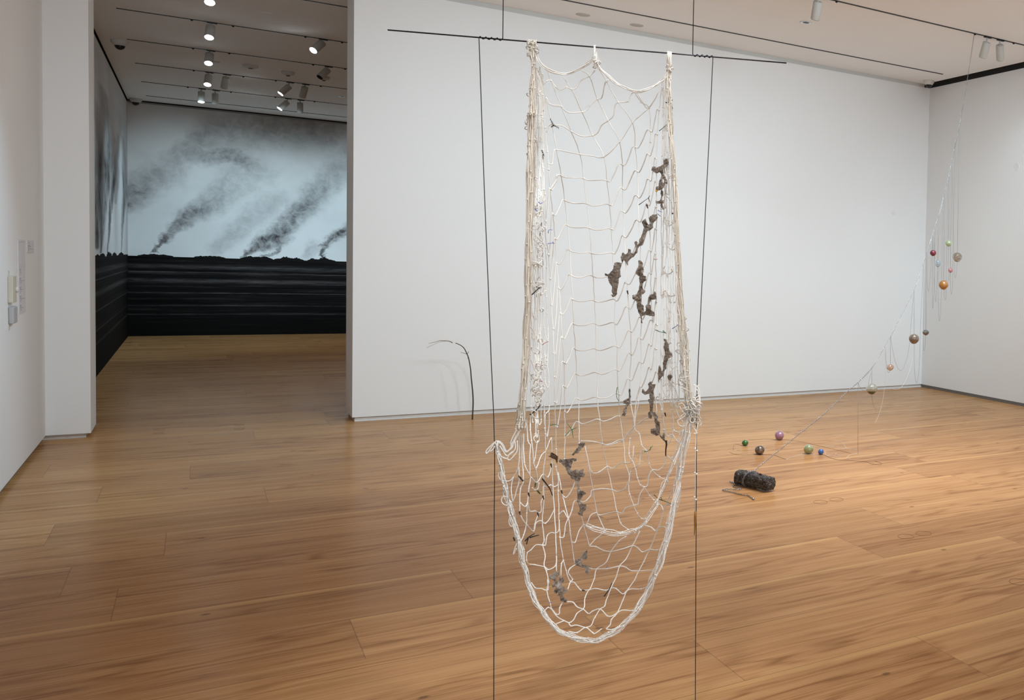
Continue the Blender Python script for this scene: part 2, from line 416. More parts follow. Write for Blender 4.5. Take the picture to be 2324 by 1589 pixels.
left_strokes = [
    [(226, 572, .020, 1.0), (231, 500, .06, 1.0), (238, 420, .12, 1.0), (243, 350, .15, .9), (241, 280, .12, .62), (234, 210, .10, .4)],
    [(243, 572, .014, 1.0), (249, 490, .035, 1.0), (255, 430, .065, .9), (262, 370, .07, .65), (268, 310, .06, .35)],
    [(274, 572, .010, 1.0), (278, 510, .035, .95), (282, 440, .07, .85), (280, 370, .08, .6), (276, 310, .07, .3)],
    [(217, 560, .05, 1.0), (221, 470, .09, 1.0), (226, 400, .14, .95), (229, 330, .12, .6), (226, 250, .10, .35)],
    [(262, 460, .04, .5), (266, 380, .06, .5), (262, 320, .05, .3)],
]
rl = lambda u0, u1, h: (l2((u0 + u1) / 2, 578)[0], abs(l2(u1, 578)[0] - l2(u0, 578)[0]) / 2, h)
left_rocks = [rl(214, 226, .05), rl(225, 238, .06), rl(241, 253, .08), rl(254, 264, .065), rl(268, 280, .055)]
mb = MB(); mb.box((XL - 0.004, YB - 0.004, 0.001), (XF, YB + 0.004, ZW))
tag(mb.build('wall_mural', mural_material('smoke_mural_paint', b2, back_strokes, back_rocks, 1.388, 0), None, False),
    'mural of slanting smoke plumes over dark water on end wall of far room', 'mural')
mb = MB(); mb.box((XL - 0.004, YM2 + 0.02, 0.001), (XL + 0.004, YB - 0.004, ZW))
tag(mb.build('wall_mural', mural_material('streak_mural_paint', l2, left_strokes, left_rocks, 1.41, 1, SQ), None, False),
    'mural of tall dark smoke columns on the left side wall of far room', 'mural')

# ------------------------------------------------------------------ ceiling fittings
TRK = [(8.04, XL + 0.27, 7.2, 'nearer dark lighting track in white ceiling, passing the top of the silver chain'),
       (9.97, XL + 0.27, 7.15, 'dark lighting track nearest the long white wall, ending by the corner camera'),
       (11.96, XL + 0.27, XF - 0.3, 'dark ceiling track just inside the far room, highest one seen through the doorway'),
       (13.95, XL + 0.27, XF - 0.3, 'second dark ceiling track inside the far room, carrying the large bright spot'),
       (15.92, XL + 0.27, XF - 0.3, 'dark ceiling track of far room starting beside the left dome camera'),
       (17.88, XL + 0.27, XF - 0.3, 'thin ceiling track of far room carrying four spots behind the smoke detectors'),
       (19.80, XL + 0.27, XF - 0.3, 'thin ceiling track of far room with the small spots nearest the end mural'),
       (21.58, XL + 0.27, XF - 0.3, 'empty thin ceiling track closest to the end mural')]
for y, x0, x1, lab in TRK:
    mb = MB(); mb.box((x0, y - 0.011, ZC - 0.006), (x1, y + 0.011, ZC + 0.001))
    tag(mb.build('ceiling_track', BLACK, None, False), lab, 'lighting track')

def track_spot(y, top, bot, dy, lens, label, light=None, L=0.165, R=0.042):
    """top, bot: image points of the can's upper and lower end; dy: how far the lower end leans along the room"""
    T = on_y(top[0], top[1], y); B = on_y(bot[0], bot[1], y + dy)
    ax = B - T; ax = ax / np.linalg.norm(ax)
    B = T + ax * L
    mount = np.array([T[0], y, ZC - 0.006])
    e = empty('track_spotlight', mount, label, 'spotlight', 'track spotlights on the ceiling')
    mb = MB()
    mb.lathe([(R * 0.9, 0), (R, 0.004), (R, L - 0.002), (R * 0.97, L)], T, ax, 28)
    mb.build('lamp_body', LAMPG, e)
    mb = MB(); mb.lathe([(R * 0.90, L), (R * 0.90, L + 0.0025)], T, ax, 24)
    mb.build('lens', LIT if lens else UNLIT, e, False)
    mb = MB()
    s0 = np.array([T[0], y, ZC - 0.006]); s1 = T + ax * 0.02
    mb.tube([s0, s0 + (s1 - s0) * 0.6, s1], 0.008, 8)
    mb.build('stem', LAMPG, e)
    mb = MB(); mb.box((T[0] - 0.035, y - 0.014, ZC - 0.016), (T[0] + 0.055, y + 0.014, ZC - 0.004))
    mb.build('track_adapter', BLACK, e, False)
    for k in (-0.16, 0.19):
        mb = MB(); mb.lathe([(0.010, 0), (0.013, -0.008), (0.004, -0.016)], (T[0] + k, y, ZC - 0.004), (0, 0, 1), 8); mb.build('track_clip', BLACK, e)
    if light:
        o = spot('spot_beam', B + ax * 0.02, B + ax * 2.0, light[0], light[1], 1.0, 0.04, COOL)
        o.parent = e; o.matrix_parent_inverse = Matrix.Translation(e.location).inverted()
    return e
track_spot(11.96, (478, -22), (476, 6), -0.10, True, 'lit track spot cut off by the top edge, first in the far room', (25, 60))
track_spot(13.95, (478.5, 60), (474.5, 85), -0.09, True, 'lit track spot second in the left row of far room ceiling, below the cut-off one', (25, 60))
track_spot(15.92, (476, 122.7), (473, 144), -0.10, True, 'lit track spot with strong glare, third in the left row of far room ceiling', (25, 60))
track_spot(17.88, (473.5, 171.5), (471, 190.7), -0.08, True, 'lit track spot fourth in the left row, beside an unlit-looking one turned away', (25, 60))
track_spot(17.88, (513.6, 176), (509, 196.5), 0.07, False, 'grey track spot turned toward the mural, right of the fourth lit spot', (40, 70))
track_spot(19.80, (457, 208.6), (456.6, 226), -0.03, True, 'lit track spot with slanted bright rim, leftmost of the last occupied track', (25, 60))
track_spot(19.80, (488.7, 212.8), (488.4, 231), 0.05, False, 'grey upright track spot second from left on the last occupied track', (40, 70))
track_spot(13.95, (731.5, 97.5), (712.9, 112.8), -0.07, True, 'large lit track spot tilted left, near the doorway right jamb', (40, 65))
track_spot(15.92, (744, 158), (728.4, 172.9), -0.05, False, 'tilted track spot with dark unlit opening, above a round detector by the right jamb')
track_spot(17.88, (656.8, 195.5), (641.5, 208.5), -0.01, True, 'tilted track spot with thin blue lit rim, third from left on the four-spot track', (45, 65))
track_spot(17.88, (692.5, 197.8), (686.8, 217.6), 0.07, False, 'grey track spot turned away, rightmost on the four-spot track', (40, 70))
track_spot(19.80, (652.8, 231.2), (639.3, 243), -0.01, True, 'tilted track spot with thin white lit rim, third on the last occupied track', (45, 65))
track_spot(19.80, (681.2, 233.5), (680.9, 252), 0.05, False, 'grey upright track spot rightmost on the last occupied track', (40, 70))
track_spot(8.04, (2240, 95.8), (2231.8, 124), 0.06, False, 'white track spot tilted left, just right of the silver chain top', (25, 75))
track_spot(8.04, (2269, 102.6), (2270, 130.8), 0.06, False, 'white upright track spot, rightmost of the pair beside the chain top', (12, 75))
track_spot(8.04, (1856.8, 3.4), (1851.4, 36), 0.06, False, 'white track spot cut by the top edge, above the chrome downlight', (45, 75))

def dome_camera(u, v, r, label):
    p = on_z(u, v, ZC)
    e = empty('dome_camera', p, label, 'security camera', 'ceiling dome cameras')
    mb = MB(); mb.lathe([(r * 0.55, -0.056 * r / 0.075), (r * 0.66, -0.055 * r / 0.075), (r * 0.97, -0.022 * r / 0.075), (r, -0.006), (r, 0.0)], p, (0, 0, 1), 32); mb.build('housing', PLAST, e)
    mb = MB(); mb.lathe([(0.002, -0.100 * r / 0.075)] + [(r * 0.60 * math.sin(a), (-0.052 - 0.048 * math.cos(a)) * r / 0.075) for a in np.linspace(0.15, 1.57, 9)], p, (0, 0, 1), 28); mb.build('dome', DOME, e)
dome_camera(272, 92, 0.085, 'white dome camera with black lens at upper left of far room ceiling')
dome_camera(308, 224, 0.085, 'small white dome camera in far back corner of far room ceiling')
dome_camera(2108, 183.5, 0.072, 'white dome camera in ceiling corner above the long white wall')

def detector(u, v, r, h, label):
    p = on_z(u, v, ZC)
    e = empty('smoke_detector', p, label, 'smoke detector')
    mb = MB(); mb.lathe([(r * 0.5, -h), (r * 0.9, -h * 0.72), (r, -h * 0.5), (r, 0)], p, (0, 0, 1), 28); mb.build('housing', PLAST, e)
    mb = MB(); mb.lathe([(r * 0.22, -h * 1.25), (r * 0.30, -h * 1.2), (r * 0.30, -h)], p, (0, 0, 1), 16); mb.build('sensor_cap', mat('sensor_grey', (0.12, 0.11, 0.11), 0.5), e)
detector(569, 149, 0.085, 0.035, 'round white smoke detector, left one of three in far room ceiling')
detector(653.7, 163, 0.075, 0.05, 'thick round detector, middle one of three in far room ceiling')
detector(735, 174, 0.065, 0.05, 'round detector half hidden behind the dark-mouthed tilted spot')
def disc(name, u, v, r, label, cat, m, th=0.004):
    p = on_z(u, v, ZC)
    mb = MB(); mb.lathe([(r * 0.96, -th), (r, -th * 0.4), (r, 0.0)], p, (0, 0, 1), 32)
    return tag(mb.build(name, m, None), label, cat)
COVER = mat('cover_plate_beige', (0.55, 0.52, 0.47), 0.7, var=0.02)
disc('ceiling_cover_plate', 1322.9, 33.4, 0.068, 'flat round ceiling cover plate, left one of a pair above the net', 'cover plate', COVER)
disc('ceiling_cover_plate', 1445, 57, 0.068, 'flat round ceiling cover plate, right one of a pair by the wall top', 'cover plate', COVER)
disc('ceiling_cover_plate', 604, 29.7, 0.052, 'faint round cover plate near the top of far room ceiling', 'cover plate', CEIL)
disc('ceiling_cover_plate', 558, 192, 0.05, 'faint round cover plate deep in far room ceiling between the spot rows', 'cover plate', CEIL)
disc('ceiling_cover_plate', 490, 140, 0.045, 'small cover plate just right of the glaring third spot', 'cover plate', COVER)
def downlight(u, v, r, label):
    p = on_z(u, v, ZC)
    e = empty('recessed_downlight', p, label, 'downlight')
    mb = MB(); mb.lathe([(r * 0.9, -0.003), (r, -0.003), (r, 0)], p, (0, 0, 1), 32); mb.build('rim', PLAST, e)
    n = 32; V = []; F = []
    for k in range(n):
        a = 2 * math.pi * k / n
        for rr, zz in ((0.92, -0.004), (0.62, -0.003), (0.55, -0.0035)): V.append(p + np.array([math.cos(a) * r * rr, math.sin(a) * r * rr, zz - 0.001 * (rr > 0.9)]))
    for k in range(n):
        q = (k + 1) % n
        for j in (0, 1): F.append((k * 3 + j, q * 3 + j, q * 3 + j + 1, k * 3 + j + 1))
    link('reflector', mesh('reflector', V, F), CHROME, e)
    mb = MB(); mb.lathe([(r * 0.56, -0.0036), (r * 0.56, -0.003)], p, (0, 0, 1), 24); mb.build('lens', UNLIT, e)
downlight(1829, 51, 0.062, 'chrome recessed downlight in near ceiling, above the long wall right part')
downlight(776, 219, 0.055, 'small recessed downlight in far room ceiling beside the right jamb')

# round cover plates on the walls
p = on_y(2028, 484, YM); mb = MB(); mb.lathe([(0.028, 0.0), (0.030, 0.003)], p - np.array([0, 0.003, 0]), (0, 1, 0), 24)
tag(mb.build('wall_cover_plate', mat('plate_white', (0.80, 0.805, 0.81), 0.75), None, False), 'faint round cover plate on the long white wall, left of the chain', 'cover plate')
p = on_x(2307, 379, XR); mb = MB(); mb.lathe([(0.050, 0.0), (0.052, 0.003)], p - np.array([0.003, 0, 0]), (1, 0, 0), 24)
tag(mb.build('wall_cover_plate', mat('plate_white', (0.80, 0.805, 0.81), 0.75), None, False), 'faint round cover plate on the right wall at the image edge', 'cover plate')

# ------------------------------------------------------------------ left wall labels and small devices
PAPER = mat('label_paper', (0.70, 0.70, 0.735), 0.7, var=0.01)
INK = mat('label_ink', (0.16, 0.16, 0.18), 0.8)
INKL = mat('label_pale_ink', (0.52, 0.52, 0.56), 0.8)
def wall_panel(name, c0, c1, th, m, label, cat):
    (y0, z0), (y1, z1) = c0, c1
    e = empty(name, (XL + 0.001, (y0 + y1) / 2, min(z0, z1)), label, cat)
    mb = MB(); mb.box((XL, min(y0, y1), min(z0, z1)), (XL + th, max(y0, y1), max(z0, z1)))
    mb.build('board', m, e, False)
    return e
def px_yz(u, v): q = on_x(u, v, XL); return (q[1], q[2])
def lines(e, rows, y0, y1, z0, z1, th, m, nm='printed_text'):
    """rows: (a0, a1, v, height) fractions of the sheet"""
    mb = MB()
    for a0, a1, v, h in rows:
        zz = z0 + (z1 - z0) * v
        # words: short dashes with gaps
        a = a0
        rnd = random.Random(int(v * 9999))
        while a < a1:
            w_ = min(a1 - a, rnd.uniform(0.05, 0.13))
            mb.box((XL + th, y0 + (y1 - y0) * a, zz - h * (z0 - z1)), (XL + th + 0.0006, y0 + (y1 - y0) * (a + w_), zz))
            a += w_ + 0.022
    if mb.v: mb.build(nm, m, e, False)
ya, za = px_yz(39.5, 544); yb, zb = px_yz(56.5, 711); zb = 1.075
e = wall_panel('wall_label', (ya, za), (yb, zb), 0.004, PAPER, 'tall narrow printed label sheet with five text entries on the left wall', 'wall label')
rows = []
for k in range(5):
    v0 = 0.395 + k * 0.122
    rows += [(0.16, 0.34, v0, 0.007), (0.16, 0.32, v0 + 0.019, 0.007), (0.18, 0.38 + (0.45 if k in (1, 3) else 0.25 if k else 0.0), v0 + 0.037, 0.004), (0.18, 0.40, v0 + 0.055, 0.004), (0.2, 0.32, v0 + 0.073, 0.004)]
for k in range(5): lines(e, rows[k * 5:k * 5 + 5], ya, yb, za, zb, 0.004, INK, 'text_block')
for rw in ((0.1, 0.95, 0.025, 0.008), (0.3, 0.36, 0.11, 0.004), (0.88, 0.95, 0.11, 0.004), (0.12, 0.3, 0.325, 0.004), (0.5, 0.95, 0.315, 0.004), (0.1, 0.3, 0.345, 0.004), (0.5, 0.97, 0.338, 0.004), (0.1, 0.97, 0.368, 0.003)): lines(e, [rw], ya, yb, za, zb, 0.004, INKL, 'printed_line')
ya, za = px_yz(60, 545.6); yb, zb = px_yz(75.5, 573)
e = wall_panel('wall_label', (ya, za), (yb, zb), 0.004, PAPER, 'small printed wall label right of the tall label sheet', 'wall label')
lines(e, [(0.12, 0.3, 0.19, 0.02), (0.12, 0.42, 0.39, 0.03), (0.12, 0.5, 0.49, 0.03), (0.12, 0.2, 0.60, 0.02), (0.12, 0.92, 0.70, 0.02), (0.12, 0.28, 0.80, 0.02)], ya, yb, za, zb, 0.004, INK)
CREAM = mat('cream_plastic', (0.60, 0.57, 0.47), 0.5, var=0.02); GREYP = mat('grey_plastic', (0.46, 0.45, 0.46), 0.5, var=0.02)
y0, z0 = px_yz(17, 627); y1, z1 = px_yz(26, 671); z1 = z0 - 0.17
e = empty('climate_logger', (XL + 0.02, (y0 + y1) / 2, z1), 'cream box with white round button on the left wall, above a grey box', 'sensor box')
mb = MB(); mb.box((XL, y0, z1), (XL + 0.024, y1, z0)); o = mb.build('case', CREAM, e, False)
bv = o.modifiers.new('bevel', 'BEVEL'); bv.width = 0.004; bv.segments = 2
mb = MB(); mb.lathe([(0.020, 0.0), (0.018, 0.008), (0.010, 0.013), (0.002, 0.014)], (XL + 0.023, y1 - 0.03, (z0 + z1) / 2 - 0.005), (1, 0, 0), 20); mb.build('button', PLAST, e)
mb = MB(); mb.box((XL, y0 + 0.005, z0), (XL + 0.003, y0 + 0.06, z0 + 0.035)); mb.build('mounting_strip', PLAST, e, False)
za = z1 - 0.025
e = empty('sensor_box', (XL + 0.02, (y0 + y1) / 2, za - 0.11), 'small grey box on the left wall, below the cream box', 'sensor box')
mb = MB(); mb.box((XL, y0 + 0.01, za - 0.11), (XL + 0.026, y1 + 0.01, za)); o = mb.build('case', GREYP, e, False)
bv = o.modifiers.new('bevel', 'BEVEL'); bv.width = 0.008; bv.segments = 3
mb = MB(); mb.box((XL, y0 + 0.005, za - 0.15), (XL + 0.003, y0 + 0.06, za - 0.11)); mb.build('mounting_strip', PLAST, e, False)

# ------------------------------------------------------------------ floor socket covers
RING = mat('socket_seam', (0.12, 0.075, 0.045), 0.6)
for u, v, lab in ((1862, 1140, 'round flush floor socket ring near the rough log, left of a pair'), (1898, 1134, 'round flush floor socket ring near the rough log, right of a pair'),
                  (2056, 1218, 'round flush floor socket ring at mid right floor, left of a pair'), (2096, 1211, 'round flush floor socket ring at mid right floor, right of a pair'),
                  (2312, 1321, 'round flush floor socket ring cut by the right image edge'),
                  (543, 965, 'faint floor socket ring before the doorway, right pair rear one'), (543, 974, 'faint floor socket ring before the doorway, right pair front one'),
                  (362, 975, 'faint floor socket ring before the doorway, left pair rear one'), (359, 984, 'faint floor socket ring before the doorway, left pair front one')):
    p = on_z(u, v, 0.0)
    r = 0.045 if u > 600 else 0.036
    mb = MB(); a = np.linspace(0, 2 * np.pi, 40, endpoint=False)
    mb.tube(np.stack([p[0] + r * np.cos(a), p[1] + r * 1.15 * np.sin(a), np.full(40, 0.0005)], 1), 0.0009, 5, closed=True)
    tag(mb.build('floor_socket_ring', RING, None), lab, 'floor socket', 'floor socket rings')

# ------------------------------------------------------------------ hanging net: rod, wires, net
FWD = M3[2]
RA = CAM + ray(880, 68) * 2.75                        # the rod is level; the net hangs in the vertical plane below it
dB = ray(1785, 143); RB = CAM + dB * ((RA[2] - CAM[2]) / dB[2])
NRM = np.cross(RB - RA, np.array([0, 0, 1.0])); NRM /= np.linalg.norm(NRM)
if np.dot(NRM, FWD) < 0: NRM = -NRM
RDIR = (RB - RA) / np.linalg.norm(RB - RA)
def net(u, v, off=0.0): return on_plane(u, v, RA, NRM, off)
def npts(L, off=0.0): return np.array([net(q[0], q[1], q[2] if len(q) > 2 else off) for q in L])
CORD = mat('cotton_cord', (0.88, 0.86, 0.81), 0.75, var=0.05, scale=120, spec=0.2)
CORD2 = mat('cotton_cord_bundle', (0.80, 0.75, 0.65), 0.8, var=0.08, scale=160, spec=0.2)

mb = MB(); mb.tube([RA, (RA + RB) / 2, RB], 0.0021, 10)
tag(mb.build('metal_rod', ROD, None), 'thin straight steel rod hanging level above the white net', 'rod')
def susp(u_up, u_dn, v_dn, low, label):
    pa = net(u_up, 0); d = RDIR
    s_up = np.dot(net(u_up, 60 + (u_up - 880) * 0.0) - RA, d)
    # points on the rod
    su = np.dot(on_plane(u_up, 88 if u_up < 1300 else 126.5, RA, NRM) - RA, d); sd = np.dot(on_plane(u_dn, v_dn, RA, NRM) - RA, d)
    top = RA + d * su
    e = empty('suspension_wire', (top[0], top[1], 0.0), label, 'wire')
    mb = MB(); mb.tube([(top[0], top[1], ZC), (top[0], top[1], (ZC + top[2]) / 2), top], 0.0012, 7); mb.build('upper_wire', WIRE, e)
    n = 60; P = []
    for k in range(n + 1):
        t = k / n; a = 2 * math.pi * 4.2 * t
        P.append(RA + d * (su + (sd - su) * t) + 0.0036 * (math.cos(a) * np.array([0, 0, 1.0]) + math.sin(a) * NRM))
    mb = MB(); mb.tube(P, 0.0012, 7); mb.build('coiled_wire', WIRE, e)
    Q = [RA + d * sd] + [net(u, v) for u, v in low]
    end = Q[-1].copy(); dirn = Q[-1] - Q[-2]; end = Q[-1] + dirn * (Q[-1][2] / max(1e-6, -dirn[2])); end[2] = 0.0
    Q.append(end)
    mb = MB(); mb.tube(spline(Q, 8), 0.0012, 7)
    mb.lathe([(0.012, 0.0), (0.012, 0.004), (0.004, 0.008)], end, (0, 0, 1), 14)
    mb.build('lower_wire', WIRE, e)
    return end
susp(1141, 1087, 84.5, [(1091, 200), (1098, 400), (1106, 600), (1114, 800), (1122, 1003), (1121.5, 1200), (1120.5, 1589)], 'dark wire coiled on the left part of rod, running down to the net left tie')
susp(1572, 1618, 129.5, [(1610, 300), (1600, 500), (1591, 690), (1582, 878), (1580.5, 1000), (1580, 1200), (1578, 1589)], 'dark wire coiled on the right part of rod, running down past the amber spike')

rnd = random.Random(7)
def woff(u, v):
    """depth of the net sheet relative to its edges: the middle bellies away, with loose folds"""
    s = max(0.0, min(1.0, (u - 1190) / 350.0)); q = max(0.0, min(1.0, (v - 120) / 300.0)) * max(0.0, min(1.0, (1460 - v) / 200.0))
    return q * (0.055 * math.sin(math.pi * s) + 0.012 * math.sin(u * 0.05 + v * 0.013))
def sheet(L): return np.array([net(u, v, woff(u, v)) for u, v in L])
NET = empty('fishing_net', net(1345, 1458), 'large white knotted cord net hanging from the steel rod like a deep bag', 'net')
net_mb = MB()
def strand(L, r=0.0016, n=5, wig=0.0, sag=False):
    P = spline([(u, v, 0) for u, v in L], n)
    if wig:
        ph = rnd.uniform(0, 6); fq = rnd.uniform(0.10, 0.16)
        P[:, 0] += wig * np.sin(P[:, 1] * fq + ph) + wig * 0.6 * np.sin(P[:, 1] * 0.31 + ph * 2)
    net_mb.tube(sheet([(a[0], a[1]) for a in P]), r, 5)
knots = []
def knot(u, v, r=0.0031):
    p = net(u, v, woff(u, v)); knots.append((p, r))
def linkup(a, b, r=0.00175):
    dx, dy = b[0] - a[0], b[1] - a[1]
    if abs(dy) < 12:
        L = [a, (a[0] + dx * .18, a[1] + dy * .1 + 3.5), (a[0] + dx * .5, a[1] + dy * .5 + 2.5), (a[0] + dx * .82, a[1] + dy * .92 - 1.5), b]
    else:
        L = [a, (a[0] + dx * .20, a[1] + dy * .02 + 2.5), (a[0] + dx * .52, a[1] + dy * .48), (a[0] + dx * .78, a[1] + dy * .97 - 2.0), b]
    strand([(u + rnd.uniform(-.8, .8), v + rnd.uniform(-.8, .8)) for u, v in L], r)
colsA = {
 'D': [(1222, 200), (1229, 260), (1233, 340), (1234, 430), (1236, 515), (1244.7, 577.4), (1248.7, 632.4), (1251.7, 691.8), (1255.4, 745.9), (1257.2, 801.8), (1258.9, 855.4), (1258.9, 912.5), (1261, 967), (1262.4, 1019.6), (1262, 1060), (1266, 1078), (1267, 1115), (1268.5, 1167), (1271, 1220), (1278, 1272)],
 'C': [(1226, 165), (1232, 215), (1238, 290), (1243, 345), (1245.5, 385), (1248.7, 429), (1254.8, 486), (1259.8, 541.8), (1263.8, 597.6), (1268.9, 654), (1272.9, 712), (1276.3, 766.9), (1279.8, 822.8), (1281.5, 877.5), (1281.5, 933.4), (1282, 987), (1281, 1042)],
 'B': [(1226, 155), (1239.4, 222.8), (1252.6, 282), (1263.2, 339.6), (1273.9, 399), (1282, 455), (1288, 512), (1293.4, 568), (1296.5, 625.4), (1300, 679.6), (1302.4, 735.4), (1306.2, 792.5), (1309, 849), (1312.9, 905.5), (1314, 959), (1315, 1006)],
 'A': [(1243, 160), (1250.4, 183), (1274.7, 242.6), (1296.7, 298.8), (1316.5, 350), (1324.9, 405), (1332, 462.6), (1338.4, 518), (1342.4, 574.4), (1346, 627), (1349.4, 683), (1352, 735.4), (1353.2, 792.5), (1357.4, 847), (1355.5, 902), (1361.4, 953), (1367, 1007), (1378, 1059), (1390, 1112), (1400.6, 1162), (1409, 1188), (1426, 1202)],
 'E': [(1274, 168), (1296.7, 202.3), (1321, 254.3), (1345.3, 307.6), (1370.7, 356), (1377.6, 410), (1383.7, 464.6), (1387.7, 519.6), (1390.7, 574.4), (1394, 627), (1396.8, 680.6), (1395, 733.6), (1400.8, 786.7), (1400.8, 840), (1404, 895), (1406.6, 945), (1415, 999), (1419.5, 1051), (1428, 1078), (1427, 1097), (1429, 1122), (1438.4, 1147), (1447, 1165), (1456, 1177), (1468.6, 1178)],
 'F': [(1318, 158), (1337.4, 173.3), (1356.3, 225), (1380.6, 274), (1406, 322), (1412.5, 373.7), (1413, 428.3), (1414.8, 480.4), (1416.4, 537), (1420, 590), (1423, 643.5), (1426.6, 698), (1431, 751.7), (1432.2, 804), (1429.2, 861), (1431, 913.6), (1440.4, 968.4), (1430, 995), (1428, 1030), (1436, 1047), (1441, 1060), (1447, 1085), (1454, 1101), (1462, 1105.6), (1475, 1125), (1484, 1135), (1492, 1134.8)],
 'G': [(1353, 146), (1377, 185), (1403.7, 232.7), (1435.6, 278.5), (1442, 334), (1446.6, 388.7), (1448, 445.8), (1449.3, 500.8), (1453, 553), (1454, 608), (1455, 663), (1455.5, 722), (1454.3, 768), (1455.5, 822.8), (1453.2, 876.4), (1449, 910), (1440.4, 968.4), (1451, 985), (1457, 1010), (1467.6, 1023.4), (1473, 1052), (1480.8, 1067), (1497, 1082), (1511, 1089.5)],
 'H': [(1440, 208.5), (1455, 232), (1473, 244.8), (1476.4, 296.6), (1474, 351), (1475.3, 408), (1472, 464.6), (1475, 517), (1476.5, 568.8), (1476.9, 620.9), (1478, 677), (1481, 728.4), (1476.5, 783), (1476.5, 836.3), (1475, 870)],
 'I': [(1505, 175), (1496, 250), (1492, 305), (1490, 360.4), (1490, 413.6), (1490, 470), (1490, 521), (1487.8, 575.6), (1489, 630), (1490, 685.4), (1491.6, 737.8), (1489.3, 792.5), (1491.6, 846), (1494.6, 899.6), (1502, 930), (1507, 975), (1509, 1000)],
}
for k, L in colsA.items():
    strand(L, 0.00135, 5, 0.5)
    for u, v in L[1:]:
        knot(u + rnd.uniform(-.5, .5), v)
c = colsA
def nth(k, i): return c[k][i] if 0 <= i < len(c[k]) else None
